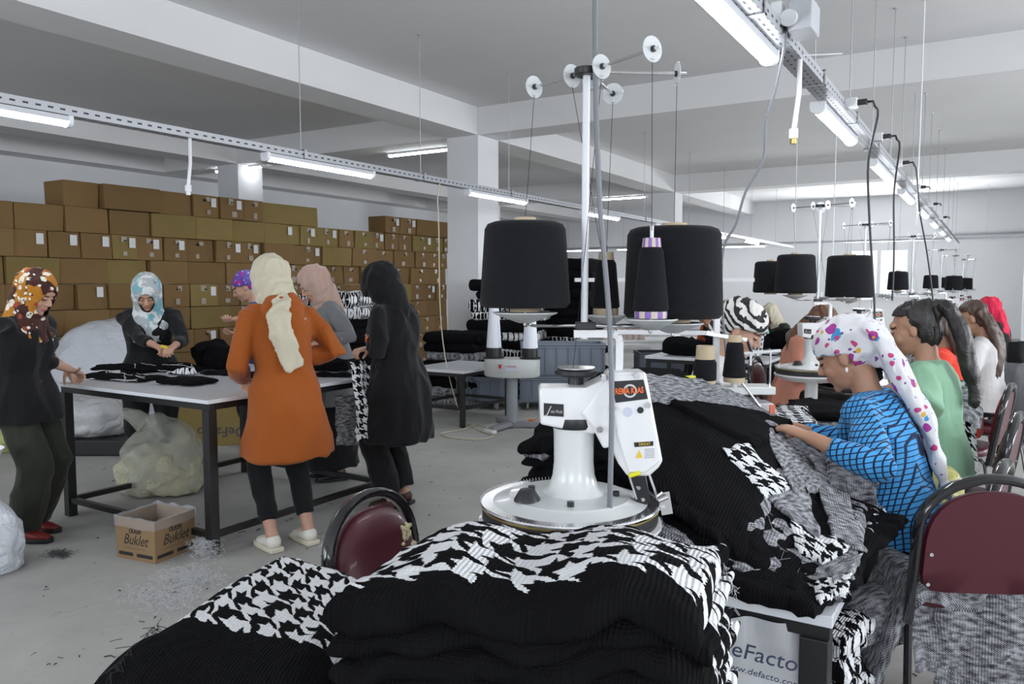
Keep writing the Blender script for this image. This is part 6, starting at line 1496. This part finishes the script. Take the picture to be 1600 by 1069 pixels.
g = PD(1275, 1030, 2.45); stack((g.x, g.y+.05), .26, .3, 8, .06, 'houndstooth offcuts on the floor under the heap table', 71, mats=[K_hound, K_marl, K_tooth], jit=.02, group='offcuts under the heap table')
# grey cloths on the right foreground chair
sx = RC
def cloth_over_seat():
    R = Matrix.Rotation(math.radians(ch_ang-90), 3, 'Z')
    def fn(a, b_):
        x = (a-.5)*.98; y = (b_-.5)*.52; ex = max(0, abs(x)-.20); zz = .60-ex*1.05; xx = math.copysign(min(abs(x), .20)+ex*.35, x)
        ey = max(0, -y-.19); zz -= ey*1.0; yy = max(y, -.20)-ey*.25
        zz += .016*math.sin(x*30+3*y)+.02*noise.noise(V((x*6, y*6, 3)))
        return V((sx.x, sx.y+.03, 0))+R@V((xx, yy, zz))
    return slab('folded_knit', K_marl, fn, .98, .52, .02, 'big grey marled cloth spread over the seat of the right foreground chair', 'knitted panel', seed=66, nu=60, nv=40, rag=.015, ruf=.006)
cloth_over_seat()
drape(1560, 1010, 2.42, .34, .34, YR-.5, 1.35, K_marl, 'grey marled cloth hanging below the back of the right foreground chair', 51, curve=.12, th=.02)
drape(1490, 985, 2.5, .26, .26, YR-.1, 1.2, K_marl, 'second grey cloth hanging beside the chair leg, right foreground', 52, curve=.15, th=.02)
drape(1385, 940, 2.6, .22, .2, YR+.2, .6, K_marl, 'grey cloth bunch sticking out left of the right foreground chair', 53, curve=.8, th=.03)
# jacket, cloths and bag on the seated women's chairs
drape(1436, 748, 3.05, .10, .50, YR, 1.5, C_black, 'black jacket hung over the chair of the woman in the checked shirt', 54, roll=-.25, curve=.10, th=.06, name='jacket', cat='jacket')
drape(1503, 690, 4.0, .14, .62, YR-.3, 1.5, K_tooth, 'houndstooth panel hanging down from the chair of the green shirt woman', 55, curve=.03, th=.02)
drape(1490, 620, 3.98, .26, .22, YR-.5, .8, K_marl, 'grey cloth folded on the chair back of the green shirt woman', 56, curve=.5, th=.03)
drape(1578, 630, 6.2, .22, .62, YR-.9, 1.45, C_grey, 'grey hooded jacket hanging on the chair of the off white shirt woman', 57, curve=.1, th=.05, name='jacket', cat='jacket')
drape(1590, 555, 7.9, .16, .26, YR-.5, 1.3, C_black, 'black fluffy garment hanging from a far chair on the right', 58, curve=.2, th=.06, name='garment', cat='garment')
drape(1330, 740, 2.75, .16, .2, YR-.3, 1.0, K_marl, 'grey knit held on the lap of the woman in the checked shirt', 60, curve=.4)
c = PD(1462, 735, 3.35); blobheap('yellow_bag', (c.x, c.y, .45), .12, .12, .32, sack_mat('olive yellow bag', (.36,.34,.10), .35), 'clear bag with olive yellow content behind the checked shirt woman', seed=95, amp=.03, cat='bag')
# cloth held by the coat woman
drape(570, 625, 5.25, .16, .52, YR+1.0, 1.45, K_tooth, 'houndstooth panel held hanging by the woman in the black coat', 71, curve=.05, th=.012)
drape(548, 655, 5.32, .20, .34, YR+.2, 1.4, K_marl, 'grey knit held hanging beside the houndstooth panel of the black coat woman', 72, curve=.1, th=.012)
tag(MB().bar(PD(580,521,5.3), PD(572,532,5.22), .012, .02).build('thread_snips', mat('orange snips', (.8,.15,.03), .4)), 'orange thread snips in the hand of the black coat woman', 'scissors')
tag(MB().bar(PD(252,541,5.72), PD(262,543,5.7), .014, .02).build('thread_snips', mat('yellow snips', (.7,.5,.02), .4)), 'yellow thread snips in the hand of the blue grey scarf woman', 'scissors')
tag(MB().bar(PD(118,582,5.0), PD(126,575,4.98), .012, .012).build('thread_snips', M_chrome), 'steel thread snips in the hand of the floral scarf woman', 'scissors')
flat_piece(285, 586, .2, .1, .2, .02, K_tooth, 'white and black trim in front of the woman with the blue grey scarf', 17, bump=.05)
